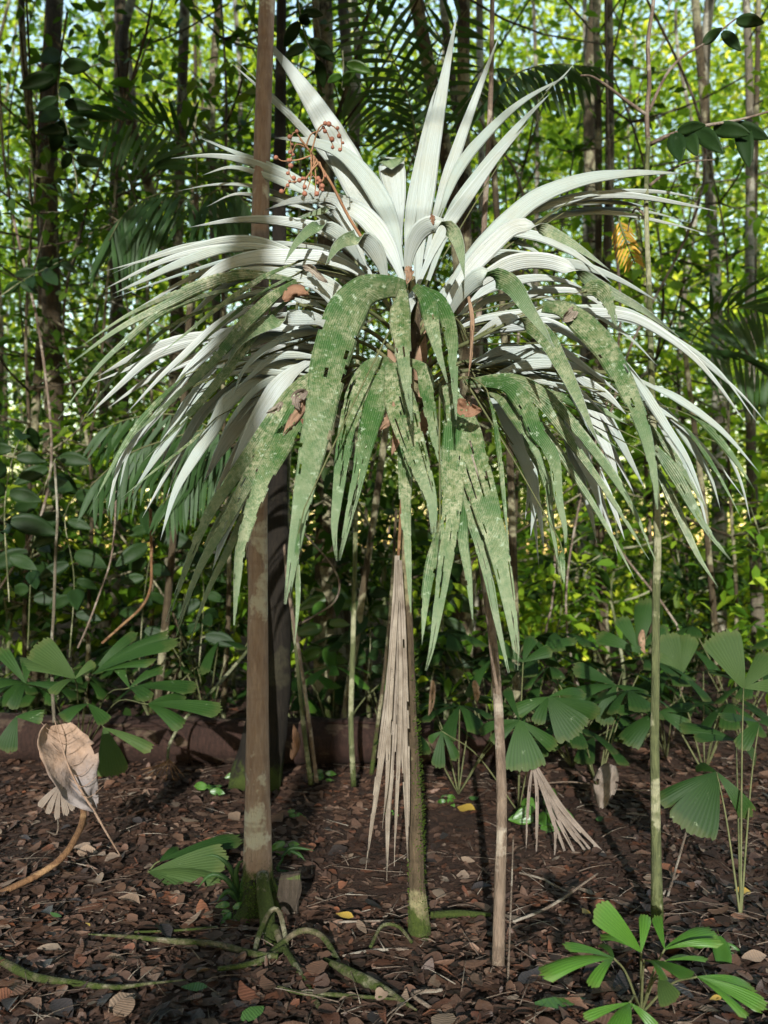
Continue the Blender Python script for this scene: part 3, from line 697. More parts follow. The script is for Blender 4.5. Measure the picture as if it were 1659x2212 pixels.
# each row: side (w = white underside, g = green upper side, wg = white folding over to green), width px, depth at base, depth at tip, points
FRONDS = [
 ((862, 585), [
  'w 74 .12 .55 855,575 780,410 710,275 635,160 567,76',
  'w 25 .14 .60 850,565 735,375 640,265 560,190 497,134',
  'w 46 .08 .30 868,575 846,480 800,395 740,332 672,306 583,296',
  'w 46 .10 .32 866,590 822,505 765,425 712,352']),
 ((868, 560), ['w 62 .15 .30 867,530 858,440 844,350 trunc']),
 ((905, 605), [
  'w 46 .10 .42 903,610 912,480 928,350 952,215 988,27',
  'w 30 .08 .36 880,600 886,480 908,345 932,225 947,178',
  'w 30 .14 .45 918,560 950,440 990,315 1030,205 1080,72',
  'w 16 .13 .30 897,600 898,500 901,410']),
 ((925, 610), [
  'w 27 .12 .45 938,500 985,375 1050,290 1130,218 1228,162',
  'w 34 .05 .40 925,605 975,470 1045,365 1120,272 1192,198',
  'w 32 .02 .34 905,612 948,515 1012,422 1078,335 1142,265',
  'w 5 .40 .50 1180,196 1215,166 1245,132']),
 ((945, 660), [
  'w 42 -.02 .10 948,655 1010,562 1085,486 1160,426 1260,388 1370,374 1485,374',
  'w 22 .05 .25 1050,520 1110,472 1245,427 1355,422 1475,441 1556,458',
  'w 13 .10 .35 1240,428 1320,416 1420,414 1512,428',
  'w 12 .12 .30 1210,446 1300,436 1370,442 1426,458']),
 ((955, 670), [
  'wg 40 -.05 -.25 945,690 1000,600 1050,541 1112,490 1170,494 1235,526 1318,584 @.62',
  'w 22 .05 -.05 1040,545 1086,505 1150,507 1213,532 1267,566 1322,612',
  'w 14 .10 .05 1050,530 1090,514 1140,533 1190,566',
  'w 30 .0 .15 935,660 985,596 1045,558 1120,555 1200,565 1270,578 1345,608 1428,655']),
 ((965, 690), [
  'wg 36 -.10 -.35 955,700 1000,640 1050,600 1105,570 1165,563 1225,578 1318,630 1394,672 1468,728 @.56',
  'w 24 .0 .05 985,690 1050,626 1107,608 1171,600 1225,609 1275,630',
  'w 16 .10 .2 1050,690 1150,634 1200,627 1250,631 1305,664 1350,735',
  'w 14 .15 .2 1075,560 1110,585 1160,625 1205,668',
  'g 42 -.30 -.42 1258,632 1285,624 1308,640 1322,672 1330,705']),
 ((960, 720), [
  'w 24 .0 -.15 962,722 1040,690 1130,680 1250,676 1339,680 1402,703 1487,762 1550,830 1613,918',
  'w 11 .05 -.10 1180,690 1290,686 1360,693 1444,723 1550,799 1642,922',
  'w 8 -.05 -.2 1250,664 1320,700 1372,740 1420,790',
  'w 8 .05 -.1 1450,730 1530,790 1600,850 1659,918']),
 ((975, 680), [
  'wg 40 -.30 -.75 965,690 1000,632 1040,598 1100,612 1140,665 1175,714 1198,752 @.36',
  'wg 34 -.25 -.80 1020,738 1065,700 1112,690 1168,717 1210,782 1245,852 1278,925 1298,966 @.25',
  'w 20 -.10 -.3 1010,750 1060,718 1128,705 1180,702 1238,728 1300,778']),
 ((1000, 745), [
  'g 54 -.35 -.85 1172,662 1225,672 1297,738 1335,798 1364,858 1390,925 1405,985 1415,1045 1420,1100',
  'w 15 -.1 -.3 1130,705 1185,735 1236,772 1290,812 1345,856',
  'w 20 .05 -.2 1325,755 1362,800 1400,858 1440,922 1486,995 1527,1100']),
 ((1000, 780), [
  'w 26 .0 -.1 1018,785 1086,757 1141,760 1195,778 1240,800',
  'w 19 .0 -.15 1030,796 1107,769 1183,768 1245,792 1290,820',
  'w 24 .0 -.2 1045,822 1120,793 1183,785 1243,792 1318,818',
  'w 52 .15 .2 1110,778 1170,803 1226,852',
  'w 24 .1 .0 1225,800 1262,825 1310,853 1352,895',
  'g 22 .0 -.2 1170,838 1234,864 1290,882 1358,918']),
 ((1010, 790), [
  'w 17 .05 -.15 1360,808 1400,830 1455,855 1520,898 1572,943 1640,1020',
  'g 17 .0 -.2 1480,890 1520,916 1572,973 1628,1054',
  'w 19 .1 .1 1400,850 1450,900 1502,976 1534,1030 1557,1104',
  'g 19 .1 .05 1380,890 1415,935 1462,995 1503,1062 1530,1104',
  'g 32 -.15 -.3 1412,965 1436,995 1468,1043 1503,1105 1535,1156 1578,1210',
  'w 7 .1 .1 1560,960 1600,1040 1622,1130']),
 ((1010, 800), [
  'w 24 .15 .2 1270,830 1310,900 1345,964 1393,1056',
  'w 32 .12 .15 1240,830 1272,887 1310,964 1338,1040',
  'w 36 .15 .2 1215,880 1258,985 1286,1056 1303,1118',
  'w 15 .2 .2 1295,1010 1322,1088 1350,1168']),
 ((1000, 815), [
  'g 27 -.25 -.60 1004,826 1065,819 1128,826 1197,872 1247,930 1298,995 1342,1057 1376,1116 1416,1213',
  'g 27 -.25 -.62 1010,832 1085,834 1139,848 1186,893 1234,955 1284,1024 1330,1092 1372,1160 1402,1208',
  'g 42 -.30 -.70 1040,826 1100,834 1140,886 1158,930 1180,960 1197,1000 1207,1078 1220,1140 1222,1184',
  'g 24 -.25 -.55 1040,836 1086,868 1122,913 1158,976 1186,1046',
  'w 38 -.05 -.15 1045,836 1082,885 1124,963 1154,1059 1146,1158',
  'w 13 -.05 -.15 1140,1010 1161,1080 1176,1194',
  'g 11 -.35 -.6 1050,840 1066,898 1078,974 1086,1045 1100,1207',
  'g 13 -.70 -.75 1218,1185 1213,1210 1219,1262']),
 ((880, 640), [
  'g 88 -.30 -.95 876,628 842,620 785,632 742,692 712,790 692,895 670,998 648,1112 630,1225 618,1306',
  'g 46 -.32 -.80 872,624 864,688 872,770 880,842 890,908',
  'g 11 -.85 -.9 648,1120 641,1200 644,1290 636,1394']),
 ((905, 630), [
  'g 38 -.35 -.75 893,618 922,650 935,712 950,770 966,826',
  'g 34 -.33 -.75 905,622 945,648 972,712 981,824 985,906',
  'w 28 -.25 -.40 893,628 884,650 878,690']),
 ((860, 790), [
  'g 46 -.35 -.80 840,783 800,792 768,858 750,932 738,1003 728,1082 722,1150 728,1213 #4',
  'g 46 -.36 -.80 845,783 826,818 808,885 790,952 773,1032 755,1112 733,1208 #3',
  'g 66 -.38 -.85 846,785 860,850 882,930 906,1002 930,1080 938,1174 #4',
  'g 36 -.28 -.70 870,860 877,940 876,1090 882,1206 887,1322',
  'g 36 -.25 -.55 880,780 915,800 926,866 943,962 967,1044']),
 ((950, 830), [
  'g 56 -.40 -.85 965,835 984,900 977,1050 962,1206 936,1380 919,1449 #2',
  'g 20 -.80 -.85 950,1130 938,1180 920,1284 911,1394',
  'g 70 -.38 -.92 960,832 990,890 1018,985 1050,1094 1082,1210 1112,1380 1116,1446 #4',
  'g 40 -.36 -.80 955,835 985,930 1005,1050 1050,1226 1074,1342 1099,1453 #1',
  'g 24 -.45 -.75 985,960 996,1060 1001,1168 1012,1245 1023,1361']),
 ((780, 790), [
  'g 40 -.25 -.70 700,796 642,840 578,930 517,1015 452,1110 413,1197 360,1343',
  'g 42 -.26 -.72 702,800 648,848 592,938 540,1032 482,1138 432,1225 383,1350',
  'g 52 -.28 -.74 706,804 662,858 612,950 570,1030 542,1108 521,1180 512,1255 506,1349',
  'w 26 -.30 -.60 560,985 513,1087 484,1154 459,1230']),
 ((770, 770), [
  'w 46 -.05 -.2 672,778 622,815 574,882 530,955 494,1022',
  'w 44 .05 .1 625,835 574,860 520,912 475,975 440,1042',
  'w 32 .0 -.2 652,800 575,814 498,862 459,928 416,995 378,1064 346,1168',
  'w 24 .05 -.1 560,775 500,800 452,836 408,885 372,944 342,1018',
  'w 30 .0 -.2 500,800 455,832 415,865 363,948 322,1010 288,1060',
  'g 7 -.1 -.3 470,900 400,965 330,1020 262,1075']),
 ((800, 615), [
  'w 17 .05 .2 700,575 653,552 572,522 494,517 398,538 302,565 228,585',
  'w 21 .03 .15 690,575 622,546 545,534 437,542 340,569 222,626',
  'w 22 .0 .1 560,540 475,540 379,573 321,600 243,635',
  'w 36 -.05 .0 815,620 762,580 700,558 637,556 552,556 475,579 398,641 340,685',
  'g 12 -.2 -.4 660,560 572,597 475,662 400,722 344,766']),
 ((770, 660), [
  'w 46 -.15 -.25 756,682 722,634 680,612 630,609',
  'g 30 -.25 -.75 640,609 592,640 533,696 494,743 429,812 360,875 278,948',
  'w 32 .0 .0 748,665 700,622 632,593 556,585 480,600 410,640',
  'g 22 -.1 -.25 660,612 600,600 514,597 437,620 359,658 255,712 136,797',
  'g 17 -.1 -.3 540,620 456,635 359,670 282,728 205,801 126,905',
  'w 22 .1 .1 735,700 660,650 590,630 520,640']),
 ((765, 700), [
  'w 19 -.05 -.25 640,655 545,665 494,688 448,720 398,766 344,817 273,893',
  'w 27 .0 -.1 520,705 452,725 379,739 302,763 212,813',
  'w 21 .0 -.15 480,725 383,751 321,778 255,836 188,900',
  'w 10 .0 -.1 400,735 360,746 290,790 198,828',
  'w 24 -.05 -.3 600,690 521,705 475,736 417,790 367,859 321,917 286,966',
  'g 14 -.2 -.45 400,810 330,880 270,960 200,1090',
  'w 14 -.2 -.4 380,850 310,930 260,1000 232,1105']),
 ((760, 730), [
  'wg 34 -.10 -.45 742,735 692,692 640,686 598,692 552,713 514,744 488,795 @.45',
  'w 28 -.05 -.05 728,755 662,714 591,705 545,722 505,750',
  'w 22 .05 .0 690,735 640,723 572,731 525,759 488,795',
  'w 34 .12 .25 665,705 634,728 604,766 578,818',
  'w 36 .12 .25 690,725 668,748 618,798 580,872']),
 ((765, 770), [
  'w 17 -.05 -.2 712,776 630,767 583,778 545,809 496,853',
  'w 12 .0 -.05 690,770 603,767 560,767 515,774',
  'w 24 -.05 -.05 690,806 632,789 572,787 494,790 438,796',
  'w 15 -.05 -.15 680,812 591,805 533,801 475,817 442,853',
  'w 18 .0 -.2 700,800 640,806 560,836 500,905 470,960']),
 ((820, 560), [
  'w 28 .1 .3 815,565 720,452 640,390 575,356 500,326 425,295',
  'w 28 .1 .3 800,555 690,432 600,376 525,346 450,336 370,342',
  'w 16 .15 .3 690,432 640,408 575,380 500,361 435,379']),
 ((850, 600), [
  'w 46 -.05 .05 873,612 842,535 794,472 742,440 692,428 630,434 572,453',
  'w 28 .0 .1 815,620 770,548 712,503 655,486 576,475 500,476 408,491',
  'wg 30 -.10 -.35 792,585 740,512 690,488 645,520 613,570 @.50',
  'wg 27 -.05 -.15 792,585 765,512 738,470 706,455 640,471 @.68',
  'wg 38 -.15 -.40 834,618 824,571 800,528 768,514 732,527 703,573 @.52']),
 ((885, 600), [
  'wg 38 -.20 -.50 880,610 886,548 906,502 938,484 974,496 993,534 1005,604 @.50']),
]
sd = 0
for fx, (hub, rows) in enumerate(FRONDS):
    segs = []
    for row in rows:
        tok = row.split(); side, wp, d0, d1 = tok[0], float(tok[1]), float(tok[2]), float(tok[3])
        pts, prof, flip, holes = [], 'leaf', None, 0
        for q in tok[4:]:
            if q == 'trunc': prof = 'trunc'
            elif q[0] == '@': flip = float(q[1:])
            elif q[0] == '#': holes = int(q[1:])
            else: pts.append(tuple(float(v) for v in q.split(',')))
        L = [0]
        for a, b in zip(pts, pts[1:]): L.append(L[-1] + math.hypot(b[0] - a[0], b[1] - a[1]))
        p3 = [P(x, y, PD + .05 + d0 + (d1 - d0) * l / L[-1]) for (x, y), l in zip(pts, L)]
        segs.append((side, wp, p3, prof, flip, holes, L[-1]))
    for q in list(segs):
        if q[0] in 'wg' and 12 <= q[1] <= 47 and q[6] > 130 and q[3] == 'leaf' and (max(v.x for v in q[2][1:]) < -.08 or min(v.x for v in q[2][1:]) > .36):
            r9 = random.Random(int(q[6] * 7)); dz = r9.uniform(.045, .10) * r9.choice((-1, -1, 1)); fan = r9.uniform(.7, 1.5)
            p9 = [v + Vector((0, .08 + .06 * i / len(q[2]), dz * (.25 + fan * i / len(q[2])))) for i, v in enumerate(q[2])]
            segs.append((q[0], max(9, q[1] * r9.uniform(.5, .75)), p9, 'leaf', None, 0, q[6]))
    # rachis: from the heart of the palm to the first blade's base
    heart = P(884 + .25 * (hub[0] - 884), max(hub[1], 640) + 60, PD + .06)
    hubp = P(hub[0], hub[1], PD + .05 + float(rows[0].split()[2]))
    main = segs[0][2]
    fr = tube('frond', [heart, heart.lerp(hubp, .5) + Vector((0, 0, .015)), hubp, hubp.lerp(main[0], .5), main[0]] if (main[0] - hubp).length > .05 else [heart, heart.lerp(hubp, .5) + Vector((0, 0, .015)), hubp],
              (.010, .008, .006), M['petiole'], palm, n=7, seg=14)
    for side, wp, p3, prof, flip, holes, ln in segs:
        sd += 1
        wid = wp * PD / F * (1.04 if side != 'g' else (.9 if wp > 24 else 1))
        mats = (M['top'], M['under']) if side == 'g' else (M['under'], M['top'])
        b0 = p3[0]
        b = blade('leaflet', p3, wid, mats, fr, profile='hang' if side == 'g' and wp >= 26 else prof, flip=flip, holes=holes * 2, seed=sd, nl=max(20, int(ln / 11)), nw=(18 if holes else 10) if wp > 30 else 6, ragged=(13 if wp > 26 else 3) if side == 'g' else 0, tilt=random.Random(sd).uniform(-.25, .25) if not holes else 0, cup=.10)
        # a thin midrib ties a blade that starts away from the heart to its frond
        if (b0 - hubp).length > .12:
            mid = hubp.lerp(b0, .5) + Vector((0, .02, .02))
            tube('midrib', [hubp, mid, b0, p3[1].lerp(b0, .6)], (.004, .003, .002), M['petiole'], fr, n=5, seg=10)
    if fx == 1:
        q = P(845, 347, PD + .35)
        blade('leaflet', [P(845, 350, PD + .335), P(845, 343, PD + .29), P(846, 366, PD + .27)], 62 * PD / F, (M['top'], M['under']), fr, profile='strap', nl=8, nw=6, seed=900)

# dead frond hanging from the palm
dead = thing('dead_frond', P(860, 1225, 3.42), 'long tan dead frond hanging down along the palm stem', 'dead frond')
for k, (wp, pts) in enumerate([(23, [(858, 1200), (854, 1330), (845, 1460), (826, 1610), (803, 1780), (790, 1878)]), (24, [(860, 1230), (855, 1400), (848, 1560), (840, 1720), (835, 1902)]),
                               (27, [(862, 1210), (866, 1380), (872, 1540), (878, 1700), (881, 1862)]), (14, [(861, 1300), (862, 1480), (858, 1690), (852, 1872)]), (15, [(858, 1290), (846, 1440), (840, 1560), (836, 1690), (826, 1790)])]):
    blade('leaflet', [P(x, y, 3.40 - .02 * k) for x, y in pts], wp * .84 * 3.4 / F, (M['tan'], M['tan']), dead, profile='strap', nl=34, nw=6, ragged=5, crumple=.35, seed=70 + k, cup=-.8, tilt=.3 * (k % 2))
tube('stalk', [P(872, 1000, 3.52), P(866, 1110, 3.46), P(860, 1215, 3.42), P(858, 1290, 3.41)], (.007, .007, .004), M['vine'], dead, n=7, seg=14)

# fruiting stalk
infl = thing('fruit_stalk', P(735, 480, 3.5), 'drooping orange-brown fruit stalk with small round berries among the upper left blades', 'fruit stalk')
tube('main_stalk', [P(840, 600, 3.5), P(760, 480, 3.40), P(715, 395, 3.32), P(672, 330, 3.28), P(648, 300, 3.27)], (.008, .006, .004), M['stalk'], infl, n=7, seg=18)
bm_v = []
import bmesh
bmb = bmesh.new(); bmesh.ops.create_icosphere(bmb, subdivisions=2, radius=.0088); me_b = bpy.data.meshes.new('berry'); bmb.to_mesh(me_b); bmb.free(); me_b.materials.append(M['berry'])
me_b.polygons.foreach_set('use_smooth', np.ones(len(me_b.polygons), bool))
for k, (pts, nb) in enumerate([
        ([(668, 322), (640, 312), (628, 345), (625, 375), (640, 395)], 6), ([(668, 325), (650, 300), (636, 285), (628, 305), (630, 330)], 4),
        ([(690, 350), (668, 375), (655, 405), (662, 420)], 3), ([(672, 330), (690, 275), (715, 270), (735, 292), (738, 325)], 6),
        ([(680, 340), (672, 372), (690, 395), (688, 420)], 5), ([(660, 318), (672, 290), (692, 282), (700, 275), (722, 320)], 4),
        ([(685, 345), (660, 385), (625, 395), (612, 415)], 5), ([(690, 350), (700, 380), (692, 400), (700, 412)], 4), ([(675, 335), (645, 345), (612, 348), (600, 342)], 2),
        ([(676, 335), (682, 380), (680, 425)], 0), ([(672, 330), (672, 380), (664, 410)], 0)]):
    q = [P(x, y, 3.28 - .01 * k % .04) for x, y in pts]
    br = tube('branchlet', q, (.0035, .002), M['stalk'], infl, n=5, seg=16)
    c = spline(q, 30)
    for j in range(nb):
        o = bpy.data.objects.new('berry', me_b); COL.objects.link(o); o.parent = br; o.matrix_parent_inverse = world(br).inverted()
        o.location = c[30 - int(j * 20 / max(1, nb))] + Vector(((j % 2 - .5) * .012, -.006, 0)); o.scale = (.65 + .6 * ((j * 7 + k * 5) % 11) / 11,) * 3

# dead leaves caught in the crown
for k, (pts, wp, mt, d, label) in enumerate([
        ([(985, 868), (1010, 885), (1040, 886)], 34, 'rust', 3.0, 'rust-brown pointed leaf caught on the hanging blades right of centre'),
        ([(655, 850), (650, 880), (612, 942)], 26, 'brown', 3.0, 'curled brown leaf caught above the left hanging blades'),
        ([(662, 845), (640, 862), (646, 885)], 26, 'grey', 2.98, 'small curled grey-brown leaf caught at the left of the crown'),
        ([(610, 868), (595, 884), (576, 892)], 16, 'tan', 3.02, 'orange-tan leaf scrap on the left hanging blade'),
        ([(880, 575), (884, 595), (880, 612)], 20, 'brown', 3.2, 'small brown leaf standing in the heart of the palm'),
        ([(1012, 640), (1020, 690), (1018, 760), (1012, 812)], 11, 'brown', 3.1, 'twisted brown strip hanging right of the palm heart'),
        ([(1240, 670), (1228, 684), (1212, 694)], 26, 'tan', 3.15, 'orange-tan ragged leaf lying on the right white blades'),
        ([(612, 648), (640, 628), (668, 640)], 30, 'rust', 3.25, 'rusty curled leaf stuck between the left white blades'),
        ([(655, 575), (672, 582), (690, 598), (708, 610)], 18, 'tan', 3.3, 'ragged tan leaf scrap beneath the upper left blades'),
        ([(932, 462), (934, 470), (936, 484)], 13, 'rust', 3.15, 'tiny rust leaf on the folded white blade'),
        ([(655, 905), (660, 918), (652, 928)], 14, 'rust', 2.98, 'tiny red-brown leaf below the caught curled leaves'),
        ([(848, 870), (842, 905), (820, 930)], 26, 'brown', 3.1, 'crumpled brown leaf hanging behind the front blades'),
        ([(852, 880), (858, 940), (846, 985)], 22, 'brown', 3.2, 'ragged brown fibre hanging behind the front blades')]):
    o = blade('caught_leaf', [P(x, y, d - .01 * i) for i, (x, y) in enumerate(pts)], wp * d / F, (M[mt], M[mt]), None, profile='ovate' if wp > 12 else 'strap', nl=16, nw=8, cup=.9 if k % 2 else -.8, crumple=.55, ragged=8, seed=300 + k)
    tag(o, label, 'dead leaf')

# ------------------------------------------------------------------ pinnate palms behind the white palm
def pinnate(parent, pts, n, llen, lwid, mat, hang=.4, seed=0, name='frond'):
    r = random.Random(seed); c = spline(pts, n + 2)
    fr = tube(name, pts, (.007, .003), M['petiole'], parent, n=6, seg=20)
    for i in range(2, n + 2):
        t = i / (n + 2); T = (c[i] - c[i - 1]).normalized()
        vw = (CAM - c[i]).normalized(); sd2 = T.cross(vw).normalized()
        for sgn in (-1, 1):
            ln = llen * (.55 + .7 * math.sin(math.pi * (.12 + .8 * t))) * r.uniform(.88, 1.1)
            d = (sd2 * sgn * (1 - .5 * hang) + T * .55 + Vector((0, r.uniform(-.2, .2), -hang * 1.3))).normalized()
            a = c[i]; e = a + d * ln + Vector((0, 0, -hang * .25 * ln)); m = a.lerp(e, .5) + Vector((0, 0, .06 * ln))
            V, UV, Fc = [], [], []
            q = spline([a, m, e], 5)
            W = d.cross(vw).normalized(); W = (W + vw * r.uniform(-.5, .5)).normalized()
            for k, p in enumerate(q):
                s = (.25, .8, 1, .9, .6, .04)[k] * lwid * .5
                V += [p + W * s + vw * -.12 * s, p, p - W * s + vw * -.12 * s]
            for k in range(5):
                Fc += [(k * 3, k * 3 + 1, k * 3 + 4, k * 3 + 3), (k * 3 + 1, k * 3 + 2, k * 3 + 5, k * 3 + 4)]
            mesh_obj('leaflet', V, Fc, mat, fr)
    return fr
PINN = [
  ('dark pinnate palm with comb-like frond at upper left', (330, 1500, 6.4), [
     ([(425, 420, 6.3), (420, 330, 6.2), (370, 285, 6.1), (300, 262, 6.0), (205, 262, 6.0)], 17, .30, .034, .45),
     ([(430, 470, 6.3), (400, 425, 6.2), (340, 420, 6.1), (275, 455, 6.0), (235, 520, 5.9)], 16, .40, .034, .9),
     ([(430, 470, 6.3), (455, 420, 6.2), (500, 410, 6.1), (540, 450, 6.0)], 12, .40, .033, 1.0),
     ]),
  ('dark pinnate palm whose fronds arch over the top centre', (730, 1500, 6.6), [
     ([(905, 330, 6.3), (880, 205, 6.2), (835, 100, 6.1), (790, 20, 6.0), (760, -50, 6.0)], 16, .30, .034, .15),
     ([(905, 330, 6.3), (930, 200, 6.3), (960, 90, 6.2), (1010, 20, 6.1)], 13, .28, .033, .2),
     ([(900, 340, 6.4), (850, 240, 6.5), (790, 190, 6.5), (740, 190, 6.5)], 12, .28, .033, .4)]),
  ('deep green pinnate palm behind the upright blades on the right', (1120, 1500, 6.2), [
     ([(1060, 240, 6.0), (1100, 170, 5.9), (1180, 140, 5.8), (1290, 145, 5.8)], 14, .26, .036, .8),
     ([(1060, 250, 6.0), (1030, 190, 6.1), (1070, 150, 6.1), (1110, 150, 6.1)], 8, .24, .036, .8)]),
  ('thin-leaved pinnate palm at the right edge in the middle distance', (1560, 1500, 7.4), [
     ([(1480, 760, 7.2), (1530, 690, 7.0), (1600, 665, 6.9), (1690, 690, 6.8)], 16, .34, .036, .5),
     ([(1480, 760, 7.2), (1560, 760, 7.0), (1630, 790, 6.9), (1690, 850, 6.8)], 14, .32, .036, .6)]),
  ('olive drooping pinnate palm under the left white blades', (560, 1500, 5.0), [
     ([(520, 960, 5.4), (450, 930, 5.2), (360, 950, 5.1), (270, 985, 5.0), (195, 1050, 4.9)], 20, .26, .030, 1.0),
     ([(520, 970, 5.4), (470, 980, 5.3), (410, 1020, 5.2), (350, 1090, 5.1)], 14, .24, .03, .9),
     ([(520, 960, 5.5), (400, 900, 5.5), (300, 900, 5.5), (210, 930, 5.5)], 16, .26, .03, .9)]),
]
for k, (label, base, fronds) in enumerate(PINN):
    b = P(*base); b.z = hz(b.x, b.y)
    root = thing('pinnate_palm', b, label, 'palm')
    h0 = P(*fronds[0][0][0])
    tube('stem', [b + Vector((0, 0, -.05)), b.lerp(h0, .5) + Vector((.03, 0, 0)), h0], (.03, .026, .02), M['bgtrunk'], root, n=9, seg=24, lump=.12, seed=k)
    for j, (pts, n, ll, lw, hg) in enumerate(fronds):
        pinnate(root, [P(*q) for q in pts], n, ll, lw, M['pinn'], hg, seed=k * 10 + j)
yf = thing('yellowed_frond', P(1345, 470, 4.6), 'small hanging frond with yellow-orange leaflets beside the forked sapling', 'dead frond')
pinnate(yf, [P(1332, 462, 4.6), P(1345, 500, 4.58), P(1358, 535, 4.56), P(1372, 570, 4.55)], 10, .085, .013, M['gold'], .35, seed=77, name='rachis')

# ------------------------------------------------------------------ fan palms traced from the photograph
def fan_palm(base, label, leaves, mat, name='fan_palm', group=None, pet=.005):
    """leaves: (hub x, hub y, depth, [(tip x, tip y, tip depth offset, width px)], material or None, facing)"""
    b = G(*base) if len(base) == 2 else P(*base); root = thing(name, b, label, 'fan palm', group)
    for j, (hx, hy, d, segs, mt, facing) in enumerate(leaves):
        hub = P(hx, hy, d)
        m = b.lerp(hub, .55) + Vector((0, 0, .10 * (hub - b).length))
        fr = tube('frond', [b, m, hub], (pet, pet * .8, pet * .6), M['petiole'], root, n=6, seg=12)
        for i, (tx, ty, dd, wp) in enumerate(segs):
            tip = P(tx, ty, d + dd); n = (CAM - hub).normalized() * facing + Vector((0, 0, 1 - facing)) + Vector((random.uniform(-.25, .25), 0, random.uniform(-.15, .15)))
            wedge('leaflet', hub, tip, wp * d / F, n, M[mt or mat], fr, sag=.07 + .05 * (i % 3), pleats=max(4, min(10, wp // 7)), seed=j * 31 + i, curl=.10 * (1 if i % 2 else -.6))
    return root
fan_palm((1385, 2196), 'bright green young fan palm at the bottom right front', [
    (1385, 2056, 2.80, [(1292, 1962, -.05, 62), (1396, 1972, .08, 30), (1290, 2010, .15, 22)], None, .65),
    (1436, 2050, 2.85, [(1416, 1974, .10, 27), (1545, 2006, .05, 56), (1556, 2030, -.05, 22)], None, .6),
    (1326, 2070, 2.75, [(1222, 2038, -.05, 28), (1172, 2088, -.12, 44), (1279, 2117, -.12, 30), (1300, 2030, .2, 30)], None, .5),
    (1392, 2074, 2.70, [(1492, 2104, -.16, 44), (1440, 2100, -.2, 20)], None, .45),
    (1438, 2075, 2.85, [(1530, 2068, .05, 16), (1500, 2058, .1, 14)], None, .5),
    (1506, 2110, 2.72, [(1656, 2172, -.08, 42), (1615, 2188, -.14, 22), (1640, 2128, .02, 30)], None, .5),
    (1424, 2110, 2.72, [(1450, 2165, -.1, 56)], 'fanpale', .8),
    (1360, 2166, 2.62, [(1262, 2196, -.06, 24), (1330, 2232, -.1, 62), (1420, 2222, -.06, 28)], None, .6)], 'fanyoung')
fan_palm((1600, 1990), 'spotted green fan palm at right with one broad downward leaflet', [
    (1548, 1668, 3.9, [(1490, 1796, -.12, 112), (1424, 1728, -.05, 42), (1626, 1766, -.05, 46), (1500, 1650, .2, 30)], None, .85),
    (1606, 1486, 4.1, [(1552, 1366, .05, 96), (1670, 1410, .05, 60), (1690, 1480, 0, 40)], 'fanpale', .85),
    (1640, 1560, 4.2, [(1560, 1545, -.1, 40), (1690, 1560, 0, 60), (1600, 1610, -.1, 40)], None, .5),
    (1590, 1600, 4.4, [(1500, 1590, -.05, 30), (1470, 1560, .1, 36), (1640, 1640, 0, 50)], None, .5)], 'fan')
fan_palm((1120, 1760), 'dark spotted fan palm with two broad hanging leaflets right of the palm stem', [
    (1122, 1556, 4.6, [(1136, 1664, -.1, 96), (1062, 1600, -.05, 34), (1030, 1575, .1, 30), (1205, 1615, 0, 36), (1090, 1480, .2, 26)], None, .8),
    (1184, 1506, 4.7, [(1246, 1590, -.1, 92), (1112, 1535, -.05, 38), (1268, 1488, .1, 30), (1300, 1540, .1, 44), (1160, 1560, -.1, 34)], None, .75),
    (1130, 1430, 5.0, [(1070, 1392, .1, 40), (1150, 1370, .1, 34), (1245, 1370, .1, 28), (1190, 1400, 0, 36)], None, .6),
    (955, 1580, 4.8, [(945, 1660, -.05, 34), (990, 1640, -.05, 26), (925, 1600, 0, 20)], None, .75)], 'fan')
fan_palm((172, 1650), 'dark green fan palm at left with spreading fronds in front of the log', [
    (162, 1466, 4.9, [(76, 1392, .0, 72), (202, 1428, .05, 24), (110, 1490, -.15, 30), (20, 1420, .1, 40)], 'fanpale', .6),
    (200, 1456, 5.0, [(380, 1378, -.1, 44), (355, 1358, .05, 38), (290, 1362, .1, 28), (330, 1420, -.1, 30)], None, .5),
    (280, 1486, 4.9, [(422, 1480, -.1, 48), (348, 1434, .1, 34), (320, 1500, -.15, 34), (250, 1430, .1, 26)], None, .5),
    (320, 1521, 4.8, [(478, 1530, -.1, 44), (392, 1562, -.15, 40), (400, 1500, .05, 30)], None, .5),
    (55, 1476, 4.9, [(0, 1400, .05, 34), (-20, 1470, -.1, 44), (25, 1525, -.15, 30), (140, 1480, -.05, 30), (60, 1420, .1, 30)], None, .5),
    (225, 1572, 4.7, [(246, 1676, -.08, 74), (325, 1615, -.1, 30)], 'fanpale', .8),
    (36, 1548, 4.6, [(10, 1624, -.05, 54), (90, 1545, -.05, 36)], None, .7),
    (190, 1520, 4.75, [(230, 1560, -.05, 40), (130, 1545, -.1, 50)], None, .5)], 'fan')
fan_palm((1440, 1640), 'pale green upright fan palm behind the green-stemmed sapling', [
    (1470, 1460, 5.6, [(1432, 1372, .05, 70), (1490, 1370, .05, 50), (1420, 1420, 0, 40)], 'fanpale', .8),
    (1380, 1410, 5.8, [(1340, 1330, .1, 40), (1395, 1290, .1, 56), (1290, 1370, .1, 40), (1440, 1350, .1, 36)], None, .7),
    (1330, 1480, 5.4, [(1240, 1440, 0, 46), (1220, 1500, -.1, 50), (1300, 1560, -.1, 50), (1400, 1500, -.1, 44)], None, .5),
    (1420, 1540, 5.2, [(1330, 1530, -.05, 34), (1350, 1600, -.1, 60), (1490, 1570, -.1, 40), (1500, 1520, 0, 36)], None, .5)], 'fan')
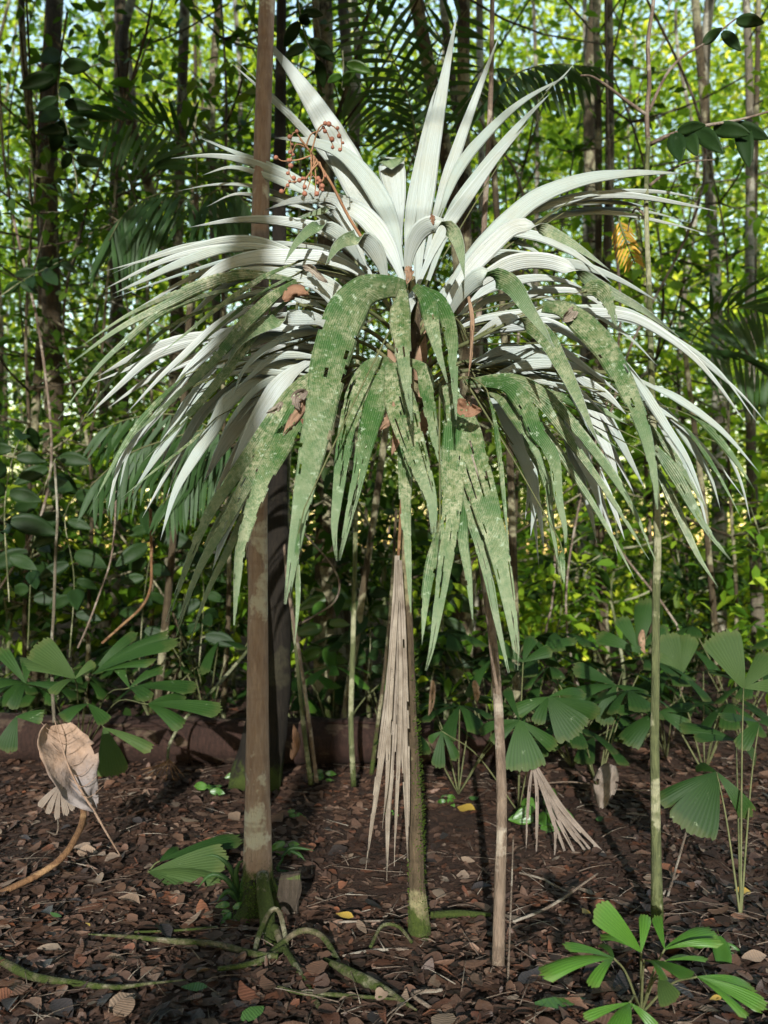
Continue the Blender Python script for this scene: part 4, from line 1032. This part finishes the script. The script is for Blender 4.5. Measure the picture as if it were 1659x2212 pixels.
ff = fan_palm((320, 1886), 'fallen pale green fan leaf lying on the litter left of the banded tree', [
    (322, 1884, GY(1900), [(489, 1848, .02, 66), (470, 1895, -.08, 46), (400, 1920, -.10, 40)], 'fanpale', .7),
    (345, 1860, GY(1890), [(525, 1805, .25, 44), (385, 1826, .1, 26)], None, .6)], 'fan', name='fallen_fan_leaf')
ff['category'] = 'fallen leaf'

# prototypes of fan palms for the middle ground, copied with their parts
def fan_proto(seed, nleaf, h, mat):
    r = random.Random(seed); root = thing('fan_palm', (0, 0, 0), '', 'fan palm')
    for j in range(nleaf):
        a = j * 2.4 + r.uniform(-.3, .3); out = r.uniform(.25, .5); z = h * r.uniform(.55, 1.0)
        hub = Vector((math.cos(a) * out, math.sin(a) * out, z)); base = Vector((0, 0, 0))
        fr = tube('frond', [base, hub * .5 + Vector((0, 0, .10 * h)), hub], (.006, .004), M['petiole'], root, n=5, seg=6)
        dirn = Vector((math.cos(a), math.sin(a), .05)); k = r.randint(4, 6)
        for i in range(k):
            g = (i - (k - 1) / 2) * R(250 / k); dv = Matrix.Rotation(g, 3, 'Z') @ dirn; ln = r.uniform(.22, .33)
            tip = hub + dv * ln + Vector((0, 0, -ln * r.uniform(.1, .6)))
            wedge('leaflet', hub, tip, ln * r.uniform(.28, .5), Vector((0, 0, 1)) + dv * .3, M[mat], fr, sag=.1, pleats=5, nl=6, seed=seed * 50 + j * 7 + i)
    return root
PROTO = [fan_proto(1, 7, .7, 'fan'), fan_proto(2, 6, .9, 'fan'), fan_proto(3, 8, .55, 'fan'), fan_proto(4, 6, .8, 'fanyoung')]
FP = [(990, 1640, 5.5, 0, 'under the hanging leaves right of the palm stem'), (1060, 1600, 6.4, 1, 'behind the dark spotted fan palm, left of the forked sapling'),
      (1235, 1590, 6.2, 2, 'low between the two slender stems on the right'), (1290, 1620, 5.6, 1, 'left of the green-stemmed sapling'),
      (1520, 1600, 6.0, 0, 'behind the spotted fan palm at right'), (1600, 1560, 6.9, 1, 'at the right edge beyond the spotted fan palm'),
      (1390, 1560, 7.0, 2, 'beyond the green-stemmed sapling'), (1150, 1540, 7.4, 0, 'far behind the pinkish slender tree'),
      (720, 1640, 6.8, 3, 'sunlit behind the straight green stem'), (830, 1590, 7.2, 1, 'behind the hanging dead frond'),
      (640, 1560, 7.6, 2, 'behind the crossing pair of stems'), (450, 1560, 7.3, 1, 'beyond the log left of the banded tree'),
      (330, 1560, 7.6, 0, 'beyond the log above the left fan palm'), (210, 1540, 8.0, 1, 'beyond the log at left'),
      (60, 1560, 7.4, 2, 'beyond the log at the left edge'), (120, 1500, 8.8, 0, 'far left between brown trunks'),
      (1480, 1500, 8.2, 3, 'in the sunlit patch at right'), (1330, 1490, 8.8, 3, 'in the sunlit patch right of centre'), (930, 1500, 8.6, 2, 'in the gap behind the palm stem'),
      (1620, 1480, 9, 3, 'in the sunlit patch at the right edge')]
used = set()
for k, (x, y, d, pi, where) in enumerate(FP):
    o = PROTO[pi] if pi not in used else link_copy(PROTO[pi]); used.add(pi)
    b = P(x, y, d); o.location = (b.x, b.y, hz(b.x, b.y)); o.rotation_euler = (0, 0, k * 1.3); s = .9 + .25 * ((k * 37) % 10) / 10; o.scale = (s, s, s)
    o['label'] = 'small %sgreen fan palm %s' % ('bright ' if pi == 3 else 'dark ', where); o['group'] = 'fan palms of the middle ground'

# broad-leaved seedlings and climbers on the left
def leafy(base, stem_pts, leaves, label, mat, cat='seedling', name='seedling', rad=(.005, .003)):
    root = thing(name, base, label, cat)
    st = tube('stem', stem_pts, rad, M['greenstem'], root, n=6, seg=20)
    for i, (b, e, wd) in enumerate(leaves): leaf_o('leaf', b, e, wd, M[mat], root, seed=i)
def scatter_leaves(c, n, ln, seed, spread=.3):
    r = random.Random(seed); out = []
    for i in range(n):
        b = c[min(len(c) - 1, int(len(c) * (.25 + .75 * (i + .5) / n)))]; a = i * 2.4 + r.uniform(-.4, .4)
        d = Vector((math.cos(a), math.sin(a) * .6, r.uniform(-.35, .25))).normalized(); l = ln * r.uniform(.7, 1.25)
        out.append((b + d * l * .12, b + d * l + Vector((0, 0, -.25 * l)), l * .42))
    return out
for k, (pts, n, ln, mat, label) in enumerate([
        ([(60, 1400, 6.0), (70, 1200, 6), (95, 1060, 6), (120, 990, 6)], 14, .24, 'broad', 'broad-leaved seedling with dark leaves by the thick left trunk'),
        ([(150, 1420, 5.8), (160, 1250, 5.8), (140, 1120, 5.8), (170, 1060, 5.8)], 12, .22, 'broad', 'broad-leaved seedling left of the curving liana'),
        ([(300, 1450, 6.4), (310, 1300, 6.4), (330, 1150, 6.4), (320, 1085, 6.4)], 12, .26, 'broad', 'seedling with a pale upright top leaf near the reddish liana'),
        ([(20, 1300, 5.5), (10, 1100, 5.5), (30, 980, 5.5), (60, 920, 5.5)], 12, .26, 'broad', 'dark broad-leaved seedling at the left edge'),
        ([(430, 1440, 6.8), (440, 1280, 6.8), (425, 1180, 6.8)], 12, .24, 'broad', 'seedling between the liana and the left hanging blades'),
        ([(700, 1480, 7.0), (705, 1360, 7.0), (715, 1260, 7.0)], 12, .22, 'bright', 'bright leafy seedling behind the looping liana'),
        ([(790, 1500, 6.6), (800, 1380, 6.6), (790, 1270, 6.6)], 12, .22, 'broad', 'dark seedling behind the hanging dead frond'),
        ([(930, 1480, 6.8), (950, 1380, 6.8), (960, 1240, 6.8)], 12, .24, 'broad', 'dark seedling behind the palm stem at right'),
        ([(170, 420, 5.5), (150, 300, 5.5), (125, 190, 5.5), (135, 120, 5.5)], 16, .20, 'broad', 'leafy branch of a climber over the thick left trunk'),
        ([(640, -20, 4.8), (655, 60, 4.8), (668, 100, 4.8), (690, 130, 4.8)], 7, .16, 'broad', 'climber with drooping leaves beside the banded tree top'),
        ([(740, 110, 4.8), (742, 150, 4.8), (738, 190, 4.8)], 3, .14, 'bright', 'single pale climber leaves at top centre'),
        ([(0, 640, 6.5), (60, 600, 6.5), (140, 560, 6.5)], 10, .2, 'broad', 'leafy twig reaching in from the left edge')]):
    q = [P(*a) for a in pts]
    leafy(q[0], q, scatter_leaves(spline(q, 20), n, ln, 500 + k), label, mat)
# small green plantlets dotted over the litter
for k, (x, y, n, ln) in enumerate([(1160, 1800, 5, .17), (1170, 1770, 4, .16), (965, 1740, 4, .07), (500, 1985, 5, .08), (640, 1775, 5, .06), (620, 1850, 5, .09), (700, 1690, 5, .09), (520, 1700, 5, .10), (450, 1720, 3, .10), (1550, 2070, 3, .12), (845, 1760, 3, .04)]):
    b = G(x, y); top = b + Vector((0, 0, ln * .8))
    leafy(b, [b, b.lerp(top, .5) + Vector((.01, 0, 0)), top], scatter_leaves(spline([b, top], 8), n, ln, 600 + k), 'tiny green plantlet %s' % ('below the dark spotted fan palm, front one of two', 'below the dark spotted fan palm, rear one of two', 'in the shadow right of the palm stem', 'at the foot of the banded tree', 'right of the banded tree by its shadow', 'beside the bark slab', 'behind the tan hanging frond', 'beside the mossy tree base', 'left of the mossy tree base', 'at right behind the young fan palm', 'left of the palm stem')[k], 'bright', name='plantlet', rad=(.002, .001))

# strap-leaved tuft near the banded tree
tf = thing('grassy_tuft', G(520, 1940), 'tuft of narrow arching strap leaves left of the banded tree foot', 'plant')
for k, pts in enumerate([[(515, 1945), (500, 1880), (470, 1850), (440, 1848)], [(518, 1945), (510, 1890), (520, 1860), (534, 1870)], [(516, 1945), (490, 1900), (455, 1890), (425, 1920)], [(520, 1945), (530, 1890), (560, 1850), (470, 1815)][:3], [(516, 1948), (495, 1925), (480, 1935), (468, 1950)]]):
    blade('leaf', [P(x, y, 3.85 - .02 * k) for x, y in pts], .022, (M['pinn'], M['pinn']), tf, profile='strap', nl=14, nw=2, seed=k)
tf = thing('grassy_tuft', G(620, 1845), 'small tuft of narrow leaves right of the banded tree', 'plant')
for k, pts in enumerate([[(610, 1850), (630, 1832), (660, 1834), (680, 1838)], [(608, 1852), (625, 1838), (648, 1848), (660, 1860)], [(612, 1852), (600, 1880), (640, 1885), (665, 1902)]]):
    blade('leaf', [P(x, y, 4.2) for x, y in pts], .016, (M['pinn'], M['pinn']), tf, profile='strap', nl=12, nw=2, seed=k + 9)

# ------------------------------------------------------------------ dead leaves standing in the litter
bd = thing('large_dead_leaf', P(255, 1845, 4.3), 'large upright pale brown dead leaf with holes at lower left', 'dead leaf')
blade('leaf_blade', [P(122, 1566, 4.15), P(128, 1602, 4.12), P(146, 1655, 4.08), P(172, 1705, 4.1), P(208, 1752, 4.15)], 112 * 4.1 / F, (M['bigdead'], M['bigdead']), bd, ribs=3, profile='ovate', nl=40, nw=16, cup=-.6, holes=0, ragged=5, crumple=.2, tilt=.35, opow=.62, seed=4)
for k in range(7):
    for sg in (-1, 1):
        a = P(124 + 11 * k, 1585 + 23 * k, 4.085 - .004 * k); tube('side_vein', [a, a + Vector((sg * .035 - .006, .004, .016)), a + Vector((sg * .075 - .012, .022, .05))], (.0018, .001), M['bigdead'], bd, n=4, seg=5)
tube('midrib', [P(118, 1556, 4.1), P(152, 1665, 4.06), P(208, 1760, 4.13), P(232, 1802, 4.2), P(262, 1852, 4.3)], (.002, .004, .006, .005, .003), M['bigdead'], bd, n=6, seg=24)
gd = thing('dead_fan_leaf', G(140, 1760), 'grey shredded dead fan leaf below the large upright dead leaf', 'dead leaf')
for k, (x, y, wp) in enumerate([(82, 1742, 18), (100, 1758, 16), (120, 1770, 14), (142, 1762, 16), (158, 1750, 14)]):
    wedge('leaflet', P(132, 1692, 4.2), P(x, y, 4.15), wp * 4.2 / F, Vector((0, -1, .4)), M['grey'], gd, pleats=4, seed=k)
dr = thing('dried_frond', P(1150, 1655, 4.6), 'grey-brown dried frond drooping to the ground right of the slender tree', 'dead frond')
for k, (pts, wp) in enumerate([([(1150, 1655), (1142, 1720), (1136, 1840)], 10), ([(1152, 1655), (1160, 1720), (1158, 1866)], 11), ([(1155, 1658), (1185, 1740), (1200, 1800), (1196, 1866)], 15), ([(1158, 1658), (1200, 1745), (1250, 1820), (1305, 1882)], 15),
                               ([(1160, 1658), (1210, 1740), (1280, 1820), (1356, 1892)], 18), ([(1158, 1660), (1195, 1750), (1235, 1830), (1262, 1884)], 14), ([(1156, 1660), (1190, 1760), (1222, 1850), (1205, 1890)], 12), ([(1160, 1660), (1215, 1760), (1290, 1850), (1340, 1880)], 12)]):
    blade('leaflet', [P(x, y, 4.6 - .06 * i) for i, (x, y) in enumerate(pts)], wp * .62 * 4.5 / F, (M['grey'], M['grey']), dr, profile='strap', nl=16, nw=4, cup=-.9, crumple=.4, ragged=3, seed=80 + k)
for k, (pts, wp, mt, d, label) in enumerate([
        ([(1322, 1652), (1308, 1690), (1298, 1752)], 52, 'grey', 4.7, 'upright folded grey-brown dead leaf left of the green-stemmed sapling'),
        ([(935, 1470), (934, 1510), (926, 1548)], 15, 'brown', 5.2, 'narrow brown leaf hanging right of the palm stem'),
        ([(1388, 1360), (1386, 1390), (1394, 1412)], 16, 'brown', 5.4, 'small brown leaf hanging left of the green-stemmed sapling'),
        ([(1024, 1470), (1030, 1495), (1030, 1520)], 16, 'brown', 5.0, 'small brown leaf hanging left of the pinkish slender tree'),
        ([(630, 1640), (640, 1600), (634, 1566)], 20, 'rust', 5.5, 'rusty leaf leaning on the mossy tree base')]):
    o = blade('dead_leaf', [P(x, y, d) for x, y in pts], wp * d / F, (M[mt], M[mt]), None, profile='ovate', nl=16, nw=8, cup=.8, crumple=.4, ragged=6, seed=400 + k); tag(o, label, 'dead leaf')

# ------------------------------------------------------------------ roots, vine, sticks, slab
for k, (pts, r, mt, label) in enumerate([
        ([(190, 2034), (290, 2040), (370, 2046), (460, 2056), (545, 2078), (600, 2085)], (.003, .012, .015, .015, .014), 'root', 'long mossy root running left from the banded tree'),
        ([(548, 2074, .01), (560, 2045, .05), (582, 2018, .09), (602, 2014, .09), (616, 2040, .04), (620, 2060, 0)], (.012, .013, .012), 'root', 'short pale root arching at the foot of the banded tree'),
        ([(560, 2092, .0), (605, 2056, .03), (650, 2040, .06), (695, 2046, .05), (730, 2080, .01), (745, 2100, -.01)], (.013, .015, .013), 'root', 'pale arched root curving right from the banded tree'),
        ([(592, 2020, .04), (615, 2060, .02), (645, 2110, .012), (695, 2188, 0)], (.02, .015, .012), 'root', 'straight root coming forward from the banded tree'),
        ([(-40, 2070), (20, 2100), (70, 2124), (150, 2144), (250, 2158), (320, 2146), (400, 2136)], (.016, .020, .016, .010, .003), 'root', 'green mossy root at the lower left corner'),
        ([(470, 2114), (530, 2106), (580, 2086), (612, 2060)], (.010, .013, .014), 'root', 'mossy root under the arched pale root'),
        ([(290, 2028), (380, 2022), (470, 2014)], (.006, .006), 'root', 'thin pale root behind the long mossy root'),
        ([(700, 2085), (760, 2120), (830, 2156), (900, 2200)], (.008, .024, .028, .016, .004), 'root', 'low mossy root mound left of the palm foot'),
        ([(600, 2152), (650, 2165), (740, 2170), (860, 2176)], (.006, .01, .006), 'root', 'half-buried pale root in front of the palm'),
        ([(800, 2058), (825, 2030, .05), (860, 2032, .05), (890, 2050)], (.008, .009, .008), 'root', 'small root loop left of the palm foot'),
        ([(930, 1985), (990, 1978), (1060, 1974)], (.018, .02, .01), 'mossy', 'mossy root stub right of the palm stem')]):
    q = [G(p[0], p[1], (p[2] if len(p) > 2 else .024)) for p in pts]
    o = tube('tree_root', q, tuple(v * .78 for v in r), M[mt], None, n=9, seg=36, lump=.18, seed=120 + k); tag(o, label, 'root')
q = [P(178, 1728, 4.25), P(180, 1765, 4.2), P(168, 1800, 4.1), P(138, 1848, 4.0), P(85, 1888, 3.95), P(20, 1920, 3.9), P(-40, 1945, 3.85)]
tag(tube('liana', q, (.015, .016, .014, .014), M['vine'], None, n=9, seg=40, lump=.16, seed=140), 'orange-brown woody liana arching to the ground at lower left', 'vine')
for k, (pts, r, label) in enumerate([
        ([(1108, 1986, .02), (1190, 1966, .04), (1292, 1916, .08)], (.006, .007, .004), 'pale stick slanting up right of the slender tree'),
        ([(1122, 1886, .02), (1172, 1903, .03), (1190, 1915, .03), (1232, 1928, .01)], (.006, .006, .004), 'crooked pale twig right of the slender tree'),
        ([(1096, 2148, .0), (1104, 2060, .18), (1110, 1984, .36)], (.004, .004, .003), 'thin upright stick in front of the slender tree'),
        ([(1104, 1742, .1), (1180, 1738, .12), (1245, 1738, .12), (1330, 1742, .1), (1410, 1746, .1)], (.004, .004, .003), 'thin horizontal twig between the slender tree and the green sapling'),
        ([(1440, 1940, 0), (1460, 1900, .05), (1482, 1850, .12), (1502, 1808, .2)], (.006, .006, .003), 'thin leaning twig right of the green-stemmed sapling'),
        ([(1432, 1928, 0), (1455, 1905, .01), (1475, 1885, .02)], (.007, .006), 'short stick at the foot of the green-stemmed sapling'),
        ([(700, 1990, .01), (780, 1996, .02), (880, 1990, .01)], (.005, .005), 'thin root-like twig left of the palm foot'),
        ([(740, 2068, .01), (800, 2060, .015), (880, 2056, .01)], (.006, .006), 'pale twig lying left of the palm foot'),
        ([(930, 2192, .02), (890, 2168, .03), (955, 2155, .02)], (.006, .006), 'dead stick at the bottom centre'),
        ([(100, 1800, .02), (125, 1830, .08), (115, 1760, .16)], (.004, .003), 'bent twig by the liana at lower left'),
        ([(760, 2010, .01), (775, 2045, .01)], (.004, .004), 'short twig in front of the banded tree')]):
    q = [G(p[0], p[1]) + Vector((0, 0, p[2])) for p in pts]
    tag(tube('stick', q, r, M['twig'], None, n=6, seg=20, lump=.3, seed=160 + k), label, 'stick')
# weathered slab of bark standing in the shade
V = []; c0 = G(620, 1965); Wd, Hd, Td = .095, .165, .03
for z in np.linspace(-.01, Hd, 8):
    for a in np.linspace(0, 2 * math.pi, 16, endpoint=False):
        sx, sy = math.cos(a), math.sin(a); ex = abs(sx) ** .4 * math.copysign(1, sx); ey = abs(sy) ** .4 * math.copysign(1, sy)
        k = 1 - .18 * max(0, z / Hd - .75) * 4 * abs(ex) ** 3; n_ = .012 * noise.noise((a * 1.3, z * 15, 2))
        V.append(c0 + Vector((ex * (Wd / 2 + n_) * k + .015 * z / Hd, ey * (Td / 2 + n_ * .5), z + .012 * noise.noise((ex * 2, 5, 1)) * (z / Hd))))
Fc = [(i * 16 + j, i * 16 + (j + 1) % 16, (i + 1) * 16 + (j + 1) % 16, (i + 1) * 16 + j) for i in range(7) for j in range(16)] + [tuple(7 * 16 + j for j in range(16))]
tag(mesh_obj('bark_slab', V, Fc, M['slab'], smooth=False), 'small dark upright slab of bark at the right of the banded tree foot', 'bark slab')

# ------------------------------------------------------------------ leaf litter
def litter_shape(n, seed):
    """n base shapes of a curled leaf, 5 x 3 points"""
    r = random.Random(seed); L = []
    for _ in range(n):
        c1, c2, tw = r.uniform(-.3, .5), r.uniform(-.15, .35), r.uniform(-.4, .4); asp = r.choice((.22, .34, .42, .5, .6, .75)); V = []
        cut0, cut1 = (0, 1) if r.random() < .8 else (r.uniform(0, .35), r.uniform(.6, 1)); bend = r.uniform(-.25, .25); sk = r.uniform(.6, 1.5)
        for i in range(6):
            t = cut0 + (cut1 - cut0) * i / 5; w_ = max(.02, math.sin(math.pi * (t ** sk * .96 + .02)) ** .8) * asp * .5
            for u in (-1, 0, 1):
                V.append((t - .5 + r.uniform(-.012, .012), bend * (t - .5) ** 2 + u * w_ * (1 + r.uniform(-.16, .10)), c1 * .30 * (t - .5) ** 2 * 2 + c2 * abs(u) * w_ * 1.6 + tw * u * w_ * (t - .5) + r.uniform(-.022, .022)))
        L.append(np.array(V))
    return L
SH = litter_shape(48, 3)
LF = [(i * 3 + k, i * 3 + k + 1, (i + 1) * 3 + k + 1, (i + 1) * 3 + k) for i in range(5) for k in range(2)]
def rot(az, pit, rol):
    ca, sa, cp, sp_, cr, sr = math.cos(az), math.sin(az), math.cos(pit), math.sin(pit), math.cos(rol), math.sin(rol)
    return np.array([[ca, -sa, 0], [sa, ca, 0], [0, 0, 1]]) @ np.array([[cp, 0, sp_], [0, 1, 0], [-sp_, 0, cp]]) @ np.array([[1, 0, 0], [0, cr, -sr], [0, sr, cr]])
PAL = [((.062, .031, .018), .28), ((.088, .044, .025), .27), ((.125, .066, .040), .19), ((.20, .12, .078), .09), ((.14, .050, .022), .10), ((.03, .02, .015), .05), ((.31, .23, .165), .02)]
def litter_stuff(n, ylo, yhi, smin, smax, seed):
    r = random.Random(seed); V, C = [], []
    for _ in range(n):
        y = ylo + (yhi - ylo) * r.random() ** 1.25; x = r.uniform(-.52, .52) * y
        s = smin + (smax - smin) * r.random() ** 1.8; v = SH[r.randrange(48)] * s
        v = v @ rot(r.uniform(0, 6.28), *((r.gauss(0, .11), r.gauss(0, .12)) if r.random() < .85 else (r.gauss(0, .5), r.gauss(0, .5)))).T + np.array([x, y, hz(x, y) + r.uniform(.0, .018)])
        V.append(v)
        q = r.random(); k = 0
        while q > PAL[k][1] and k < len(PAL) - 1: q -= PAL[k][1]; k += 1
        f = r.uniform(.8, 1.15) * min(1.25, max(.45, .95 + .75 * noise.noise((x * 1.1, y * 1.1, 5.5)) + .3 * noise.noise((x * 4, y * 4, 2.5)))); q = .35 if r.random() < .7 else 0; C.append([(PAL[k][0][i] * (1 - q) + (.085, .043, .026)[i] * q) * f for i in range(3)] + [1])
    V = np.concatenate(V); m = np.array(LF); A = (m[None] + (np.arange(n) * 18)[:, None, None]).reshape(-1, 4)
    me = bpy.data.meshes.new('leaf_litter'); me.vertices.add(len(V)); me.vertices.foreach_set('co', V.astype(np.float32).ravel())
    me.loops.add(A.size); me.loops.foreach_set('vertex_index', A.ravel().astype(np.int32))
    me.polygons.add(len(A)); me.polygons.foreach_set('loop_start', (np.arange(len(A)) * 4).astype(np.int32)); me.polygons.foreach_set('loop_total', np.full(len(A), 4, np.int32))
    at = me.attributes.new('lcol', 'FLOAT_COLOR', 'POINT'); at.data.foreach_set('color', np.repeat(np.array(C), 18, 0).astype(np.float32).ravel())
    me.polygons.foreach_set('use_smooth', np.ones(len(A), bool)); me.update(calc_edges=True); me.materials.append(M['litter'])
    return me
for nm, a, label in (('leaf_litter', (14500, 2.3, 5.8, .022, .11, 1), 'brown leaf litter covering the near forest floor'), ('leaf_litter', (15000, 2.3, 6.5, .008, .035, 5), 'fine crumbled debris of the near forest floor'), ('leaf_litter', (8000, 5.2, 13, .05, .13, 2), 'brown leaf litter covering the forest floor further back')):
    o = bpy.data.objects.new(nm, litter_stuff(*a)); COL.objects.link(o); o['kind'] = 'stuff'; tag(o, label, 'leaf litter')

V, Fc = [], []; r = random.Random(99)
for _ in range(700):
    y = 2.5 + 5 * r.random() ** 1.3; x = r.uniform(-.5, .5) * y; a = r.uniform(0, 3.14); l = r.uniform(.02, .09) if r.random() < .85 else r.uniform(.1, .22); d = Vector((math.cos(a), math.sin(a), r.uniform(-.12, .12)))
    c0 = Vector((x, y, hz(x, y) + r.uniform(.012, .035))); v, f, _u = tube_data([c0 - d * l, c0 + Vector((0, 0, r.uniform(-.004, .012))), c0 + d * l], (r.uniform(.001, .0032), .001), 4, 3); o = len(V); V += v; Fc += [tuple(i + o for i in q) for q in f]
o = mesh_obj('twig_litter', V, Fc, M['twig']); o['kind'] = 'stuff'; tag(o, 'thin broken twigs scattered through the leaf litter', 'twigs')

# the leaves of the litter that can be told apart
SHM = {}
def fallen(i, mt):
    if (i, mt) not in SHM:
        o = mesh_obj('fallen_leaf', SH[i], LF, M[mt]); SHM[(i, mt)] = o.data; bpy.data.objects.remove(o)
    return SHM[(i, mt)]
r = random.Random(21)
KIND = [('f_brown', 'brown', .42), ('f_tan', 'pale tan', .22), ('f_red', 'reddish', .2), ('f_dark', 'blackish', .16)]
for k in range(250):
    y = 2.75 + 2.3 * r.random() ** 1.4; x = r.uniform(-.46, .46) * y; q = r.random(); mt, cn = KIND[-1][:2]
    for a, b, pr in KIND:
        if q < pr: mt, cn = a, b; break
        q -= pr
    o = bpy.data.objects.new('fallen_leaf', fallen(r.randrange(20), mt)); COL.objects.link(o)
    o.location = (x, y, hz(x, y) + r.uniform(.015, .03)); s = .06 + .085 * r.random() ** 1.5; o.scale = (s, s, s)
    o.rotation_euler = (r.gauss(0, .2), r.gauss(0, .16), r.uniform(0, 6.28))
    zone = 'left of the banded tree' if x < -.65 else ('right of the slender tree' if x > .5 else 'between the banded tree and the slender tree')
    tag(o, '%s curled fallen leaf in the litter %s' % (cn, zone), 'fallen leaf', '%s fallen leaves %s' % (cn, zone))
for k, (x, y, mt, s, label) in enumerate([(1006, 1760, 'f_yellow', .13, 'bright yellow fallen leaf right of the palm stem'), (744, 1984, 'f_yellow', .085, 'olive-yellow fallen leaf right of the banded tree foot'), (1605, 1938, 'f_yellow', .07, 'yellow and green fallen leaf at the right edge'),
        (1020, 1738, 'f_green', .08, 'small green fallen leaf right of the palm stem near the yellow leaf'), (960, 1726, 'f_green', .07, 'small green fallen leaf in the palm stem shadow'), (1298, 1786, 'f_green', .06, 'small green leaf left of the green-stemmed sapling'), (460, 1712, 'f_green', .13, 'grey-green fallen leaf left of the mossy tree base'),
        (420, 2154, 'f_green', .09, 'dark green fallen leaf at the front left of centre'), (1215, 2185, 'f_green', .20, 'large green fallen leaf beside the young fan palm'), (545, 2208, 'f_green', .09, 'green leaf at the bottom edge'), (190, 2014, 'f_yellow', .04, 'tiny yellow leaf left of the long mossy root'), (120, 1995, 'f_green', .06, 'small bright green leaf at lower left'),
        (1630, 2092, 'f_tan', .09, 'pale tan fallen leaf at the right edge beside the young fan palm'), (1545, 2186, 'f_yellow', .05, 'small yellow fallen leaf under the young fan palm'), (1265, 1978, 'f_yellow', .05, 'small yellow-green leaf behind the young fan palm'), (1022, 1948, 'f_red', .05, 'small red fallen leaf left of the slender tree')]):
    o = bpy.data.objects.new('fallen_leaf', fallen(k % 12, mt)); COL.objects.link(o); g = G(x, y, .03); o.location = g; o.scale = (s, s, s)
    o.rotation_euler = (.35, .1 * (k % 3 - 1), .4 * (k % 5) - .8); tag(o, label, 'fallen leaf')
bpy.context.view_layer.update()
